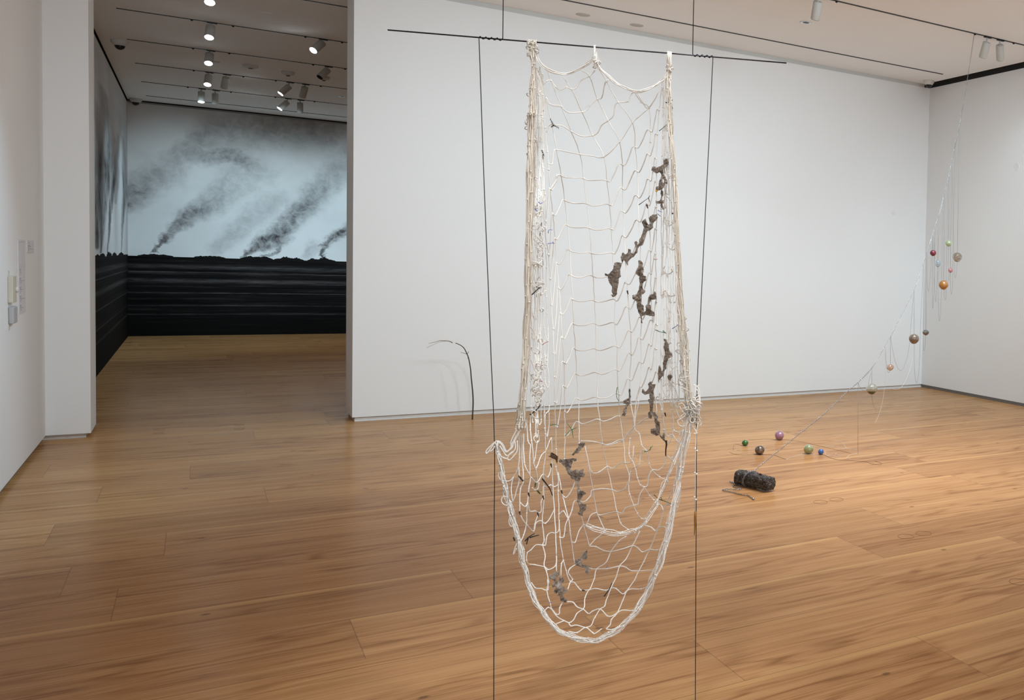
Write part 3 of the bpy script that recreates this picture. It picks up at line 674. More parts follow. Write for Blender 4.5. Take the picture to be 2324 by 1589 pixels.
# rows: index of each column's knot that shares one mesh row
for i in range(12):
    row = {'D': 4 + i, 'C': 5 + i, 'B': 4 + i, 'A': 5 + i, 'E': 5 + i, 'F': 5 + i, 'G': 4 + i, 'H': 3 + i, 'I': 1 + i}
    for a, b in (('D', 'C'), ('C', 'B'), ('B', 'A'), ('A', 'E'), ('E', 'F'), ('F', 'G'), ('G', 'H'), ('H', 'I')):
        p = nth(a, row[a]); q = nth(b, row[b])
        if not p or not q: continue
        if a == 'D' : q = nth('C', row['C'])
        if b in 'FGHI' and (p[1] > 905 or q[1] > 900): continue
        if a in 'DC' and b in 'CB' and p[1] > 990: continue
        if b == 'A' and p[1] > 965: continue
        linkup(p, q)
for L in ([(1239.4, 222.8), (1247, 236), (1274.7, 240)], [(1274.7, 242.6), (1290, 255), (1321, 254.3), (1333, 248), (1342, 236), (1356.3, 225), (1366, 221), (1374, 187), (1383, 181)],
          [(1234, 192), (1241, 184), (1250.4, 183), (1262, 198), (1272, 204), (1285, 198), (1296.7, 202.3), (1307, 200), (1320, 182), (1337.4, 173.3), (1350, 160)],
          [(1232, 253), (1239.4, 222.8), (1250, 238), (1274.7, 242.6)], [(1240, 300), (1247, 284), (1256, 284), (1275, 285), (1296.7, 298.8), (1320, 309), (1345.3, 307.6), (1357, 300), (1366, 284), (1380.6, 274), (1392, 262), (1396, 240), (1403.7, 232.7), (1426, 230), (1430, 218), (1440, 208.5), (1447, 212), (1460, 235), (1473, 244.8), (1497, 204)],
          [(1243, 370), (1253, 372), (1256, 345), (1263.2, 339.6), (1288, 345), (1316.5, 350), (1345, 354), (1370.7, 356), (1406, 322), (1435.6, 278.5), (1473, 244.8)],
          [(1250, 427), (1262, 410), (1264, 398), (1273.9, 397)],
          [(1453, 876), (1446, 900), (1441, 935), (1440, 966)], [(1415, 999), (1425, 985), (1440, 968.4), (1452, 960), (1466, 950), (1472, 948)],
          [(1314, 1006), (1320, 1001), (1345, 1002), (1367, 1007), (1378, 1011), (1400, 1005), (1415, 999), (1423, 985), (1440, 969)],
          [(1336, 1056), (1342, 1070), (1350, 1074), (1362, 1070), (1378, 1059), (1390, 1063), (1408, 1051), (1419.5, 1051), (1432, 1050), (1437, 1034), (1438, 1012)],
          [(1427, 1097), (1431, 1070), (1441, 1060), (1451, 1054), (1453, 1032), (1460, 1021), (1467.6, 1023)],
          [(1366, 1109), (1380, 1110), (1390, 1112), (1402, 1116), (1417, 1111), (1424, 1100), (1427, 1097)],
          [(1462, 1105.6), (1469, 1102), (1472, 1082), (1480.8, 1067), (1495, 1067), (1508, 1054), (1512, 1035), (1528, 1045)],
          [(1354, 1163), (1361, 1169), (1390, 1163), (1400.6, 1162), (1412, 1165), (1420, 1153), (1438, 1147), (1448, 1144), (1451, 1125), (1462, 1106)],
          [(1328, 1013), (1336.4, 1056.5), (1341, 1085), (1345.9, 1112), (1350, 1137), (1354.4, 1163), (1362, 1180), (1374, 1206.6)],
          [(1238, 1025), (1246, 1003), (1251.4, 993)], [(1210.8, 1056), (1217, 1062), (1228, 1035), (1238, 1025)],
          [(1205, 1083), (1218, 1095), (1231.6, 1077), (1243, 1083), (1250, 1066), (1252, 1045)], [(1267, 1072), (1272, 1100), (1277, 1125), (1283, 1150), (1290, 1176), (1294, 1205), (1297, 1230), (1304, 1279)],
          [(1277, 1125), (1285, 1129), (1298, 1112), (1306, 1091)], [(1243, 1104), (1250, 1101), (1258, 1105), (1267, 1100)],
          [(1269, 1168), (1279, 1160), (1290, 1176), (1298, 1158), (1302, 1140), (1309, 1136), (1325, 1139), (1340, 1126), (1342, 1115), (1346, 1112), (1366, 1109)],
          [(1319, 1172), (1324, 1190), (1331, 1215), (1337.4, 1240)], [(1324, 1190), (1331, 1191), (1340, 1170), (1354, 1163)],
          [(1271, 1220), (1280, 1218), (1283, 1192), (1290, 1176)], [(1297, 1230), (1305, 1231), (1313, 1208), (1324, 1190)],
          [(1251.4, 993), (1253, 1060), (1255, 1110), (1258, 1156.6), (1261, 1210), (1262.5, 1262)],
          [(1237, 940), (1237.5, 985), (1238, 1025), (1236, 1045), (1233, 1077), (1234.5, 1129), (1230.7, 1184), (1235, 1225), (1231.9, 1238), (1237, 1260), (1235, 1283), (1240, 1296), (1243.3, 1312.8), (1245, 1322), (1241.5, 1338), (1244, 1355), (1248, 1368), (1253, 1384), (1265, 1400), (1280, 1409), (1291, 1414)],
          [(1194.8, 1189.6), (1210, 1206), (1217, 1187), (1226, 1182), (1230.7, 1184), (1238, 1188), (1247, 1178), (1258, 1156.6)],
          [(1196.7, 1253.8), (1205, 1248), (1216, 1237), (1233.5, 1237.7), (1238, 1236), (1242, 1216), (1252, 1209), (1260.9, 1210), (1268, 1204), (1269, 1180)],
          [(1178, 990), (1179, 1040), (1173, 1070), (1165.5, 1083), (1160, 1110), (1164.6, 1136.7), (1173, 1110), (1179, 1090), (1177, 1060)],
          [(1184, 985), (1185, 1040), (1188, 1090), (1181, 1110), (1179.7, 1140.5), (1180, 1165), (1190, 1185), (1194.8, 1189.6)],
          [(1188, 985), (1190, 1050), (1203.3, 1083), (1200, 1110), (1197.6, 1139.6), (1195, 1165), (1194.8, 1189.6), (1188, 1215), (1180.6, 1230)],
          [(1195, 950), (1198, 1000), (1204, 1012), (1202, 1040), (1203.3, 1083)], [(1203, 960), (1206, 1000), (1210, 1030), (1210.8, 1056.5)],
          [(1220, 1000), (1214, 1040), (1212, 1052), (1216, 1066), (1222, 1100), (1220, 1110)], [(1208, 1107), (1213, 1112), (1220, 1110), (1224, 1095)],
          [(1179.7, 1140.5), (1192, 1150), (1197.6, 1139.6)], [(1197.6, 1139.6), (1202, 1160), (1215, 1160), (1222, 1164), (1228, 1160), (1228, 1140), (1233.5, 1129)],
          [(1222, 1164), (1214, 1190), (1212, 1202)], [(1232, 1128), (1233, 1105), (1241, 1105)],
          [(1196.7, 1253.8), (1195, 1272), (1200, 1280), (1213, 1282), (1236, 1287), (1243, 1293), (1255, 1289), (1262, 1280), (1263.5, 1262)],
          [(1206, 1322), (1214, 1334), (1228, 1336), (1243, 1339), (1243, 1315)], [(1278, 1272), (1285, 1295), (1289, 1311), (1294.4, 1320.7), (1303, 1322), (1312, 1333), (1320, 1340), (1336.7, 1339), (1352, 1336), (1375, 1340), (1386.5, 1335), (1398, 1336), (1413, 1348), (1422, 1342), (1432, 1337), (1455, 1337), (1475, 1328)],
          [(1308, 1280), (1294, 1290), (1290, 1300), (1299, 1315), (1294.4, 1320.7), (1288, 1338)], [(1279, 1273), (1274, 1280), (1273, 1308)], [(1262.5, 1262), (1263, 1298)],
          [(1337.4, 1240), (1350, 1225), (1374, 1206.6)], [(1337.4, 1240), (1352, 1241), (1368, 1249), (1386.4, 1252), (1412, 1246), (1435.5, 1238.7), (1446, 1243), (1458, 1253), (1474, 1247), (1490, 1249), (1510, 1243)],
          [(1330, 1285), (1342, 1291), (1354.3, 1291.6), (1378, 1291), (1406.6, 1284.9), (1420, 1288), (1432, 1295), (1449.5, 1295.8), (1470, 1295), (1485, 1294), (1492, 1283)],
          [(1421.4, 1217), (1405, 1228), (1391, 1246), (1386.4, 1252), (1374, 1278), (1354.3, 1291.6), (1349, 1312), (1340, 1335), (1336.7, 1339), (1328, 1356), (1326, 1376), (1323.5, 1383)],
          [(1452.5, 1205.6), (1435.5, 1238.7), (1421, 1268), (1406.6, 1284.9), (1397, 1313), (1386.5, 1335), (1377, 1360), (1372, 1376), (1361.9, 1382.5), (1350, 1402), (1341, 1420), (1328.8, 1424.7)],
          [(1540, 1060), (1531, 1101), (1511, 1148), (1494, 1199), (1474, 1247), (1461, 1275), (1449.5, 1295.8), (1440, 1317), (1422, 1342), (1414, 1362), (1401, 1390.7), (1388, 1406), (1385, 1418), (1375.5, 1428)],
          [(1287, 1366), (1300, 1367), (1310, 1378), (1323.5, 1383), (1335, 1393), (1345, 1387), (1361.9, 1382.5), (1378, 1398), (1390, 1398), (1401, 1390.7), (1413, 1385), (1435, 1386), (1450, 1377)],
          [(1277.7, 1365.6), (1270, 1380), (1269, 1393), (1262, 1394), (1253, 1384), (1244, 1379), (1236, 1386)], [(1323.5, 1383), (1309, 1393), (1302, 1406), (1296, 1412), (1291, 1414), (1296, 1421), (1308, 1419), (1328.8, 1424.7)],
          [(1260, 1417), (1280, 1409)], [(1290, 1433), (1310, 1436), (1328.8, 1424.7), (1345, 1436), (1350.8, 1438), (1366, 1427)], [(1375.5, 1428), (1390, 1429), (1405, 1421)],
          [(1462, 1192), (1478, 1197), (1488, 1206), (1494, 1199), (1505, 1196), (1520, 1202)], [(1493, 1144), (1501, 1148), (1506, 1159), (1511, 1148), (1520, 1145), (1531, 1149)],
          [(1509, 1001), (1513, 1006), (1520, 1003), (1530, 975)], [(1494.6, 899.6), (1498, 893), (1500, 915), (1504, 945)],
          [(1494.6, 899.6), (1489, 905), (1490, 930), (1487, 950)], [(1502, 860), (1505, 885), (1511, 899), (1519, 893), (1517, 870), (1517, 845)], [(1511, 899), (1504, 908), (1505, 950), (1508, 975), (1515, 990), (1526, 985)],
          [(1518, 845), (1523, 880), (1527, 900), (1525, 930), (1529, 955), (1527, 975)], [(1524, 870), (1533, 885), (1540, 910)], [(1511, 899), (1520, 905), (1524, 925)],
          [(1527, 975), (1535, 980), (1545, 983)], [(1527, 900), (1530, 915), (1541, 945), (1553, 960)], [(1526, 985), (1536, 1000), (1548, 1010)],
          [(1512, 870), (1517, 868), (1522, 840), (1528, 868), (1540, 871)], [(1521, 830), (1526, 835), (1537, 830)], [(1521, 815), (1523, 833), (1530, 836)]):
    strand(L, 0.00175, 5, 0.3)
    for u, v in L[1:-1:2]: knot(u, v, 0.0026)
# loose strands near both edges, with small loops between neighbours
def dense(tops, bots, v0, v1, seed, nlink):
    r_ = random.Random(seed); cols = []
    for (a, b) in zip(tops, bots):
        L = []; v = v0 + r_.uniform(-20, 15)
        while v < v1:
            t = (v - v0) / (v1 - v0); L.append((a + (b - a) * t + r_.uniform(-2.0, 2.0), v)); v += r_.uniform(45, 62)
        L.append((b, v1 + r_.uniform(-25, 25)))
        cols.append(L); strand(L, 0.00125, 5, 0.6)
        for u, v in L: knot(u, v, 0.0026)
    for _ in range(nlink):
        i = r_.randrange(len(cols) - 1); a = r_.choice(cols[i]); b = r_.choice([q for q in cols[i + 1] if abs(q[1] - a[1]) < 45] or [a])
        if a is b: continue
        m = ((a[0] + b[0]) / 2 + r_.uniform(-4, 4), max(a[1], b[1]) + r_.uniform(3, 22))
        strand([a, (a[0] + (m[0] - a[0]) * .3, (a[1] + m[1]) / 2), m, (b[0], (b[1] + m[1]) / 2), b], 0.0016, 5)
dense([1216, 1218, 1221, 1223, 1226, 1228, 1231], [1203, 1209, 1214, 1221, 1228, 1236, 1246], 165, 955, 3, 90)
dense([1503, 1506, 1509, 1512, 1515, 1518, 1521], [1501, 1507, 1513, 1519, 1525, 1532, 1541], 190, 890, 5, 60)
for L in ([(1199, 268), (1192, 274), (1194, 282), (1203, 286), (1212, 280)], [(1197, 308), (1201, 322), (1214, 332)], [(1197, 395), (1208, 410), (1222, 430), (1228, 443), (1217, 452)], [(1204, 470), (1210, 468)],
          [(1203, 520), (1214, 532), (1228, 548), (1235, 556), (1231, 563), (1221, 552)], [(1507, 384), (1511, 392), (1518, 400), (1526, 395), (1527, 385)], [(1509, 493), (1507, 502), (1512, 510), (1521, 511), (1528, 505), (1527, 499)], [(1508, 550), (1516, 560), (1527, 567), (1533, 562), (1533, 556)], [(1509, 604), (1506, 612), (1511, 620), (1520, 621), (1527, 615)], [(1505, 663), (1512, 660), (1516, 668), (1524, 672), (1533, 670)], [(1508, 440), (1520, 452), (1525, 458)], [(1213, 552), (1217, 562), (1227, 563), (1234, 555)], [(1205, 640), (1215, 660), (1228, 668), (1236, 663)],
          [(1199, 735), (1213, 755), (1231, 782)], [(1201, 845), (1215, 865), (1230, 882), (1219, 893)], [(1203, 810), (1216, 842), (1226, 843)], [(1213, 985), (1222, 988), (1223, 1000), (1217, 1005), (1211, 995), (1216, 988)]):
    strand(L, 0.0017, 6)
for p, r in knots:
    a = rnd.uniform(0, 6.28); ax = np.array([math.cos(a) * .6, rnd.uniform(-.4, .4), math.sin(a)])
    net_mb.lathe([(r * 0.45, -r * 0.85), (r * 0.95, -r * 0.3), (r * 0.95, r * 0.35), (r * 0.4, r * 0.9)], p, ax, 6)
net_mb.build('netting', CORD, NET)

def bundle(name, path, n, spread, r, seed, m, jit=1.2, steps=6, knots_every=0, depth=0.006):
    """many cords running together along a path; spread: half width in image pixels along the path"""
    r_ = random.Random(seed); mb = MB()
    base = spline([(u, v, 0) for u, v in path], steps)[:, :2]
    tg = np.gradient(base, axis=0); tg /= np.maximum(np.linalg.norm(tg, axis=1), 1e-6)[:, None]
    nr = np.stack([-tg[:, 1], tg[:, 0]], 1)
    sp = np.interp(np.linspace(0, 1, len(base)), np.linspace(0, 1, len(spread)), spread)
    for k in range(n):
        w = (k + 0.5) / n * 2 - 1; a0 = r_.uniform(0, 6.28); f = r_.uniform(0.25, 0.6); a1 = r_.uniform(0, 6.28)
        i = np.arange(len(base))
        latp = w * sp * (0.82 + 0.18 * np.sin(i * f + a0)) + jit * np.sin(i * f * 1.7 + a1)
        Q = base + nr * latp[:, None]
        dep = depth * np.sin(i * 0.21 + a1 * 2) + depth * r_.uniform(-1, 1)
        mb.tube(np.array([net(q[0], q[1], d) for q, d in zip(Q, dep)]), r, 5)
        if knots_every:
            for j in range(r_.randrange(knots_every), len(Q), knots_every):
                mb.lathe([(r * 0.9, -r * 1.8), (r * 1.9, 0), (r * 0.9, r * 1.8)], net(Q[j][0], Q[j][1], dep[j] - 0.001), (0.3, 0.2, 1), 6)
    return mb.build(name, m, NET)
bundle('edge_bundle', [(1208, 97), (1208, 120), (1211, 150), (1209, 190), (1208, 255), (1206, 262), (1205, 330), (1203, 420), (1201, 520), (1199, 620), (1197, 700), (1193, 800), (1189, 870), (1183, 940), (1180, 975)],
       34, [9, 6, 4.5, 5.5, 9.5, 9.5, 9, 9, 8.5, 8.5, 8.5, 8, 8.5, 10, 12], 0.0013, 11, CORD2, 1.1, 6, 8, 0.009)
bundle('edge_bundle', [(1519, 126), (1518, 160), (1516, 200), (1520, 240), (1522, 290), (1527, 350), (1532, 420), (1535, 500), (1539, 600), (1544, 690), (1550, 760), (1556, 830), (1561, 890), (1567, 930)],
       22, [4.5, 3.5, 6.5, 5, 5, 5, 5.5, 6, 6.5, 9, 11, 12, 11, 12], 0.0012, 12, CORD2, 1.3, 6, 9, 0.009)
bundle('hem_bundle', [(1127, 1004), (1133, 1040), (1140, 1075), (1147, 1110), (1154, 1140), (1162, 1170), (1170, 1200), (1178, 1230), (1184, 1262), (1192, 1295), (1201, 1330), (1213, 1360), (1228, 1385), (1245, 1408), (1266, 1430), (1290, 1443), (1316, 1450), (1345, 1455), (1372, 1447), (1402, 1428), (1430, 1405), (1452, 1375), (1470, 1340), (1487, 1305), (1500, 1265), (1514, 1220), (1526, 1170), (1535, 1120), (1541, 1080), (1549, 1030), (1556, 990), (1566, 940)],
       13, [3, 5, 6, 6.5, 7, 7, 7, 7, 7, 7, 6.5, 6, 6, 6, 6, 6.5, 7, 7, 7, 7, 7, 8, 9, 9, 9, 9, 9, 9, 9, 10, 11, 11], 0.0013, 13, CORD, 1.6, 5, 9)
bundle('fold_line', [(1330, 1193), (1352, 1200), (1374, 1207), (1402, 1212), (1432, 1206), (1452, 1199), (1468, 1179), (1487, 1148), (1494, 1133), (1509, 1097), (1514, 1086), (1526, 1053), (1540, 1015), (1553, 975)],
       4, [5, 8, 10, 9, 7, 5, 6, 8, 2, 8, 2, 7, 9, 8], 0.0013, 14, CORD, 0.9, 6, 8)
bundle('top_rope', [(1212, 108), (1222, 138), (1240, 155), (1262, 166), (1285, 167), (1312, 158), (1330, 147), (1346, 134), (1352, 126)], 4, [4, 4, 3, 4, 3, 3, 3, 4, 4], 0.0015, 15, CORD, 0.9, 5)
bundle('top_rope', [(1352, 122), (1358, 148), (1375, 168), (1395, 186), (1420, 200), (1445, 207), (1470, 203), (1492, 190), (1508, 178), (1517, 160)], 4, [3, 4, 3, 4, 3, 3, 3, 3, 4, 3], 0.0015, 16, CORD, 0.9, 5)
# loops over the rod
def rod_loop(u0, u1, v_top, v_bot, n, r, seed):
    r_ = random.Random(seed); mb = MB()
    for k in range(n):
        u = u0 + (u1 - u0) * (k + .5) / n; p = net(u, v_top)
        s = np.dot(p - RA, RDIR); o = RA + RDIR * s
        a = np.linspace(-0.3, math.pi + 0.3, 9); rr = 0.0032 + r
        P = [o + rr * (np.cos(t) * NRM + np.sin(t) * np.array([0, 0, 1.0])) + RDIR * r_.uniform(-.001, .001) for t in a]
        front = net(u + r_.uniform(-2, 2), v_bot, -0.004); back = net(u + r_.uniform(-2, 2), v_bot, 0.004)
        P = [back] + P[::-1] + [front]
        if np.dot(P[1] - o, NRM) < 0: P = [front] + P[1:-1] + [back]
        mb.tube(spline(P, 3), r, 6)
    return mb.build('rod_loop', CORD, NET)
rod_loop(1198, 1219, 97, 128, 13, 0.0019, 1)
rod_loop(1348, 1352, 113, 136, 3, 0.0016, 2)
rod_loop(1515, 1524, 126, 160, 7, 0.0014, 3)
def tangle(name, loops, seed, cu, cv, su, sv, paths, r=0.0022):
    r_ = random.Random(seed); mb = MB()
    for _ in range(loops):
        u = cu + r_.gauss(0, su); v = cv + r_.gauss(0, sv); a0 = r_.uniform(0, 6.28)
        rx, ry = r_.uniform(.4, 1.25) * su * 1.5 + 1, r_.uniform(.4, 1) * su * 0.9 + 1; rot = r_.uniform(-1.2, 1.2); d = r_.uniform(-0.012, 0.006)
        L = []
        for k in range(14):
            a = a0 + k / 13 * r_.uniform(4.2, 6.0); x, y = rx * math.cos(a), ry * math.sin(a)
            L.append(net(u + x * math.cos(rot) - y * math.sin(rot), v + x * math.sin(rot) + y * math.cos(rot), d + 0.004 * math.sin(a)))
        mb.tube(spline(L, 2), r, 5)
    for L in paths: mb.tube(npts([tuple(q) for q in spline([(u, v, 0) for u, v in L], 6)[:, :2]], -0.006), r, 5)
    return mb.build(name, CORD, NET)
tangle('side_tie', 46, 21, 1567, 930, 7, 17, [
    [(1566, 945), (1572, 915), (1577, 890), (1580, 878), (1586, 884), (1589, 905), (1587, 935)], [(1569, 940), (1574, 905), (1581, 882), (1575, 900), (1572, 912)], [(1562, 935), (1570, 900), (1578, 879), (1574, 874)],
    [(1579, 880), (1584, 890), (1588, 915), (1586, 945)], [(1540, 918), (1548, 915), (1556, 925), (1560, 937), (1550, 935), (1542, 922)], [(1544, 946), (1554, 938), (1556, 942), (1546, 950), (1538, 955), (1542, 965), (1554, 967), (1566, 955)],
    [(1578, 945), (1586, 950), (1591, 962), (1588, 966)], [(1566, 960), (1575, 972), (1582, 983), (1574, 984)], [(1578, 905), (1586, 898), (1588, 904), (1580, 908), (1576, 902)], [(1584, 960), (1582, 972), (1580, 985)], [(1582, 876), (1574, 873)], [(1581, 878), (1588, 874)]], 0.0016)
mb = MB(); a = np.linspace(0, 2 * np.pi, 26, endpoint=False)
for k in range(5): mb.tube(np.array([net(1571 + (5.5 - k * .5) * math.cos(t), 953 + (6.5 - k * .6) * math.sin(t), -0.010 + 0.002 * k) for t in a]), 0.002, 5, closed=True)
mb.build('wound_knot', CORD2, NET)
tangle('side_tie', 3, 22, 1126, 1006, 2, 2, [
    [(1181, 976), (1174, 990), (1166, 1005), (1163, 1015), (1156, 1021), (1149, 1025), (1143, 1012), (1135, 1003), (1126, 1001)],
    [(1178, 978), (1170, 992), (1162, 1008), (1161, 1013), (1154, 1023), (1147, 1023), (1139, 1010), (1130, 1002), (1123, 1003)],
    [(1176, 982), (1167, 1000), (1160, 1010), (1160, 1017), (1151, 1026), (1146, 1024), (1142, 1016), (1138, 1008), (1128, 1003)],
    [(1173, 975), (1164, 992), (1159, 1006), (1162, 1016), (1153, 1024)],
    [(1125, 1002), (1118, 1008), (1110, 1016), (1106, 1020), (1103, 1025), (1104, 1030)], [(1125, 1004), (1117, 1013), (1108, 1026), (1104, 1030)], [(1123, 1012), (1119, 1020), (1112, 1025)],
    [(1168, 1000), (1170, 1015), (1166, 1024), (1158, 1031), (1149, 1034), (1142, 1024), (1134, 1012)], [(1174, 1000), (1174, 1022), (1166, 1035), (1157, 1044), (1150, 1041), (1140, 1038), (1130, 1028)],
    [(1166, 1024), (1157, 1030), (1150, 1041), (1142, 1038)], [(1128, 1008), (1126, 1028), (1134, 1038)]], 0.0019)
for sl in ([(1132, 1076), (1133, 1072), (1131, 1080), (1136, 1089), (1145, 1092), (1157, 1091), (1165, 1084)], [(1150, 1128), (1142, 1127), (1138, 1135), (1142, 1144), (1152, 1147), (1163, 1138)],
    [(1160, 1176), (1155, 1180), (1157, 1192), (1163, 1196)], [(1180, 1230), (1173, 1234), (1168, 1246), (1165, 1258), (1168, 1254), (1172, 1245)]):
    mb = MB(); mb.tube(npts(spline([(u, v, 0) for u, v in sl], 6)[:, :2], -0.006), 0.0017, 5); mb.build('side_loop', CORD, NET)
tangle('rod_tuft', 16, 31, 1208, 108, 4.5, 8, [], 0.0015)
tangle('rod_tuft', 9, 32, 1353, 141, 3, 5, [[(1350, 118), (1351, 135), (1348, 147)], [(1354, 118), (1353, 134), (1357, 150)]], 0.0013)
tangle('rod_tuft', 9, 33, 1518, 157, 2.5, 7, [], 0.0013)
tangle('edge_curls', 14, 34, 1204, 300, 4, 45, [], 0.0014)
tangle('edge_curls', 20, 35, 1222, 520, 5, 120, [], 0.0014)
tangle('edge_curls', 22, 36, 1222, 860, 6, 32, [], 0.0014)
tangle('edge_curls', 16, 37, 1549, 820, 6, 55, [], 0.0014)

# ------------------------------------------------------------------ bark pieces caught in the net
def bark_mat():
    m = bpy.data.materials.new('grey_birch_bark'); t = NT(m); b = t.bsdf; p = t.pos()
    n1 = t.noise(p, 45, 6, 0.7, 0.8); n2 = t.noise(p, 210, 4, 0.7)
    c_ = t.ramp(t.math('MULTIPLY_ADD', n2, 0.35, t.math('MULTIPLY', n1, 0.65)), [(0.34, (0.055, 0.042, 0.032, 1)), (0.45, (0.21, 0.17, 0.135, 1)), (0.56, (0.34, 0.29, 0.24, 1)), (0.70, (0.62, 0.57, 0.52, 1))])
    t.put(b.inputs['Base Color'], c_); b.inputs['Roughness'].default_value = 0.8; t.bump(n2, 0.9, 0.004); return m
BARK = bark_mat()
BARKD = mat('brown_bark', (0.115, 0.068, 0.035), 0.75, var=0.3, scale=60, bump=0.4)
def bark(pts, scale, ox, oy, off, label, m=BARK, seed=0, name='bark_piece', cat='bark piece'):
    P = [(x / scale + ox, y / scale + oy) for x, y in pts]
    bm = bmesh.new()
    vs = [bm.verts.new((u, v, 0)) for u, v in P]
    f = bm.faces.new(vs); bm.normal_update(); bmesh.ops.triangulate(bm, faces=[f])
    for _ in range(2):
        bmesh.ops.subdivide_edges(bm, edges=[e for e in bm.edges if e.calc_length() > 5], cuts=1)
        bmesh.ops.triangulate(bm, faces=bm.faces[:])
    bm.normal_update()
    for v in bm.verts:
        u, w = v.co.x, v.co.y
        if not v.is_boundary: jx = 0
        else: jx = mnoise.noise(Vector((u * .37, w * .37, seed * 1.7))) * 1.6
        d = off + woff(u, w) + 0.0055 * mnoise.noise(Vector((u * .07, w * .05, seed * 3.1))) + 0.0025 * mnoise.noise(Vector((u * .2, w * .2, seed)))
        v.co = Vector([float(q) for q in net(u + jx, w + jx * .6, d)])
    me = bpy.data.meshes.new(name); bm.to_mesh(me); bm.free()
    o = link(name, me, m, None, False)
    so = o.modifiers.new('thickness', 'SOLIDIFY'); so.thickness = 0.003; so.offset = 0
    return tag(o, label, cat, 'bark pieces in the net')
bark([(405,390),(440,310),(500,300),(505,350),(560,320),(640,290),(700,240),(690,150),(740,120),(770,105),(805,130),(815,180),(800,250),(775,300),(740,320),(690,360),(690,480),(740,545),(785,660),(785,720),(740,690),(700,610),(660,570),(650,640),(680,690),(720,690),(720,760),(680,800),(640,850),(570,870),(520,850),(530,790),(590,770),(595,690),(625,600),(640,520),(630,450),(590,420),(545,465),(470,430),(430,390)], 10.59, 1440, 350, -0.004, 'grey bark piece highest in the net, shaped like a crooked figure near the right edge', seed=1)
bark([(640,850),(690,900),(690,990),(655,1050),(655,1110),(710,1100),(700,1170),(665,1190),(680,1250),(720,1320),(700,1340),(650,1290),(630,1230),(640,1180),(580,1190),(515,1170),(515,1130),(580,1130),(630,1115),(630,1060),(640,990),(630,910)], 10.59, 1440, 350, -0.004, 'thin cross-shaped bark strip just below the highest bark piece', seed=2)
bark([(595,145),(645,100),(665,170),(690,190),(720,165),(690,90),(740,45),(800,40),(808,90),(760,140),(740,180),(745,220),(700,260),(660,270),(630,320),(610,400),(590,460),(545,490),(520,570),(490,610),(440,650),(400,670),(395,750),(365,700),(340,670),(320,700),(300,640),(330,570),(360,600),(400,580),(405,520),(435,530),(440,575),(480,590),(505,550),(505,490),(495,430),(515,410),(525,470),(560,440),(560,390),(600,330),(615,240),(625,220)], 6.114, 1360, 480, -0.004, 'long diagonal grey bark strip descending to the left in upper middle of net', seed=3)
bark([(210,720),(250,705),(300,715),(285,830),(298,900),(265,930),(265,980),(245,1080),(240,1150),(190,1190),(160,1155),(195,1150),(175,1100),(180,1040),(145,990),(120,930),(120,895),(85,890),(85,858),(115,875),(160,850),(205,790)], 6.114, 1360, 480, -0.004, 'broad pointed grey-brown bark piece at lower left end of the diagonal strip', seed=4)
bark([(545,680),(580,685),(605,720),(605,770),(620,810),(605,860),(615,890),(650,900),(645,950),(615,980),(600,1020),(605,1080),(640,1100),(635,1130),(580,1160),(575,1230),(575,1310),(595,1290),(618,1310),(605,1420),(590,1460),(597,1550),(580,1550),(580,1470),(540,1380),(525,1320),(520,1250),(465,1210),(465,1165),(530,1150),(555,1080),(560,1010),(555,900),(510,870),(515,830),(545,790)], 6.114, 1360, 480, -0.004, 'long vertical knobbly bark strip in the middle right of net', seed=5)
bark([(700,1155),(760,1150),(770,1110),(782,1140),(790,1220),(720,1225),(690,1290),(720,1310),(715,1370),(760,1400),(765,1450),(700,1450),(640,1430),(600,1450),(610,1400),(650,1380),(645,1310),(680,1290),(685,1220)], 6.114, 1360, 480, -0.004, 'small bent bark piece touching the lower right of the long vertical strip', seed=6)
bark([(355,50),(375,55),(405,110),(410,180),(455,235),(455,260),(400,285),(385,330),(375,410),(350,440),(345,480),(310,530),(290,575),(288,470),(295,365),(315,400),(325,440),(345,430),(345,350),(360,290),(370,220),(358,150),(365,90)], 5.3, 1440, 760, -0.004, 'hooked narrow bark strip under the green sprig near the right edge of net', seed=7)
bark([(395,500),(430,465),(455,500),(430,550),(410,540)], 5.3, 1440, 760, -0.004, 'tiny square bark chip right of the hooked bark strip', seed=8)
bark([(165,590),(200,560),(218,570),(210,600),(250,595),(235,640),(225,690),(240,760),(225,800),(220,850),(215,930),(245,930),(275,980),(275,1030),(300,1050),(305,1130),(300,1200),(260,1215),(200,1180),(195,1135),(255,1120),(250,1060),(235,980),(205,970),(200,1010),(175,1000),(165,940),(190,920),(190,840),(170,790),(190,770),(185,710),(120,720),(90,690),(100,650),(130,690),(165,660),(180,630)], 5.3, 1440, 760, -0.004, 'long crooked bark strip crossing the wall base line at right of net', seed=9)
bark([(300,1200),(330,1230),(350,1180),(365,1200),(360,1250),(380,1290),(350,1270),(320,1240)], 5.3, 1440, 760, -0.004, 'small dark bark tip at the lower end of the long crooked strip', seed=10)
bark([(290,830),(300,830),(305,900),(300,960),(270,1010),(265,1070),(250,1095),(220,1085),(240,1060),(235,1040),(250,1000),(265,975),(240,970),(235,945),(270,925),(290,920)], 4.293, 1360, 690, -0.004, 'small twisted grey bark piece beside the green strand, over the wall base', seed=11)
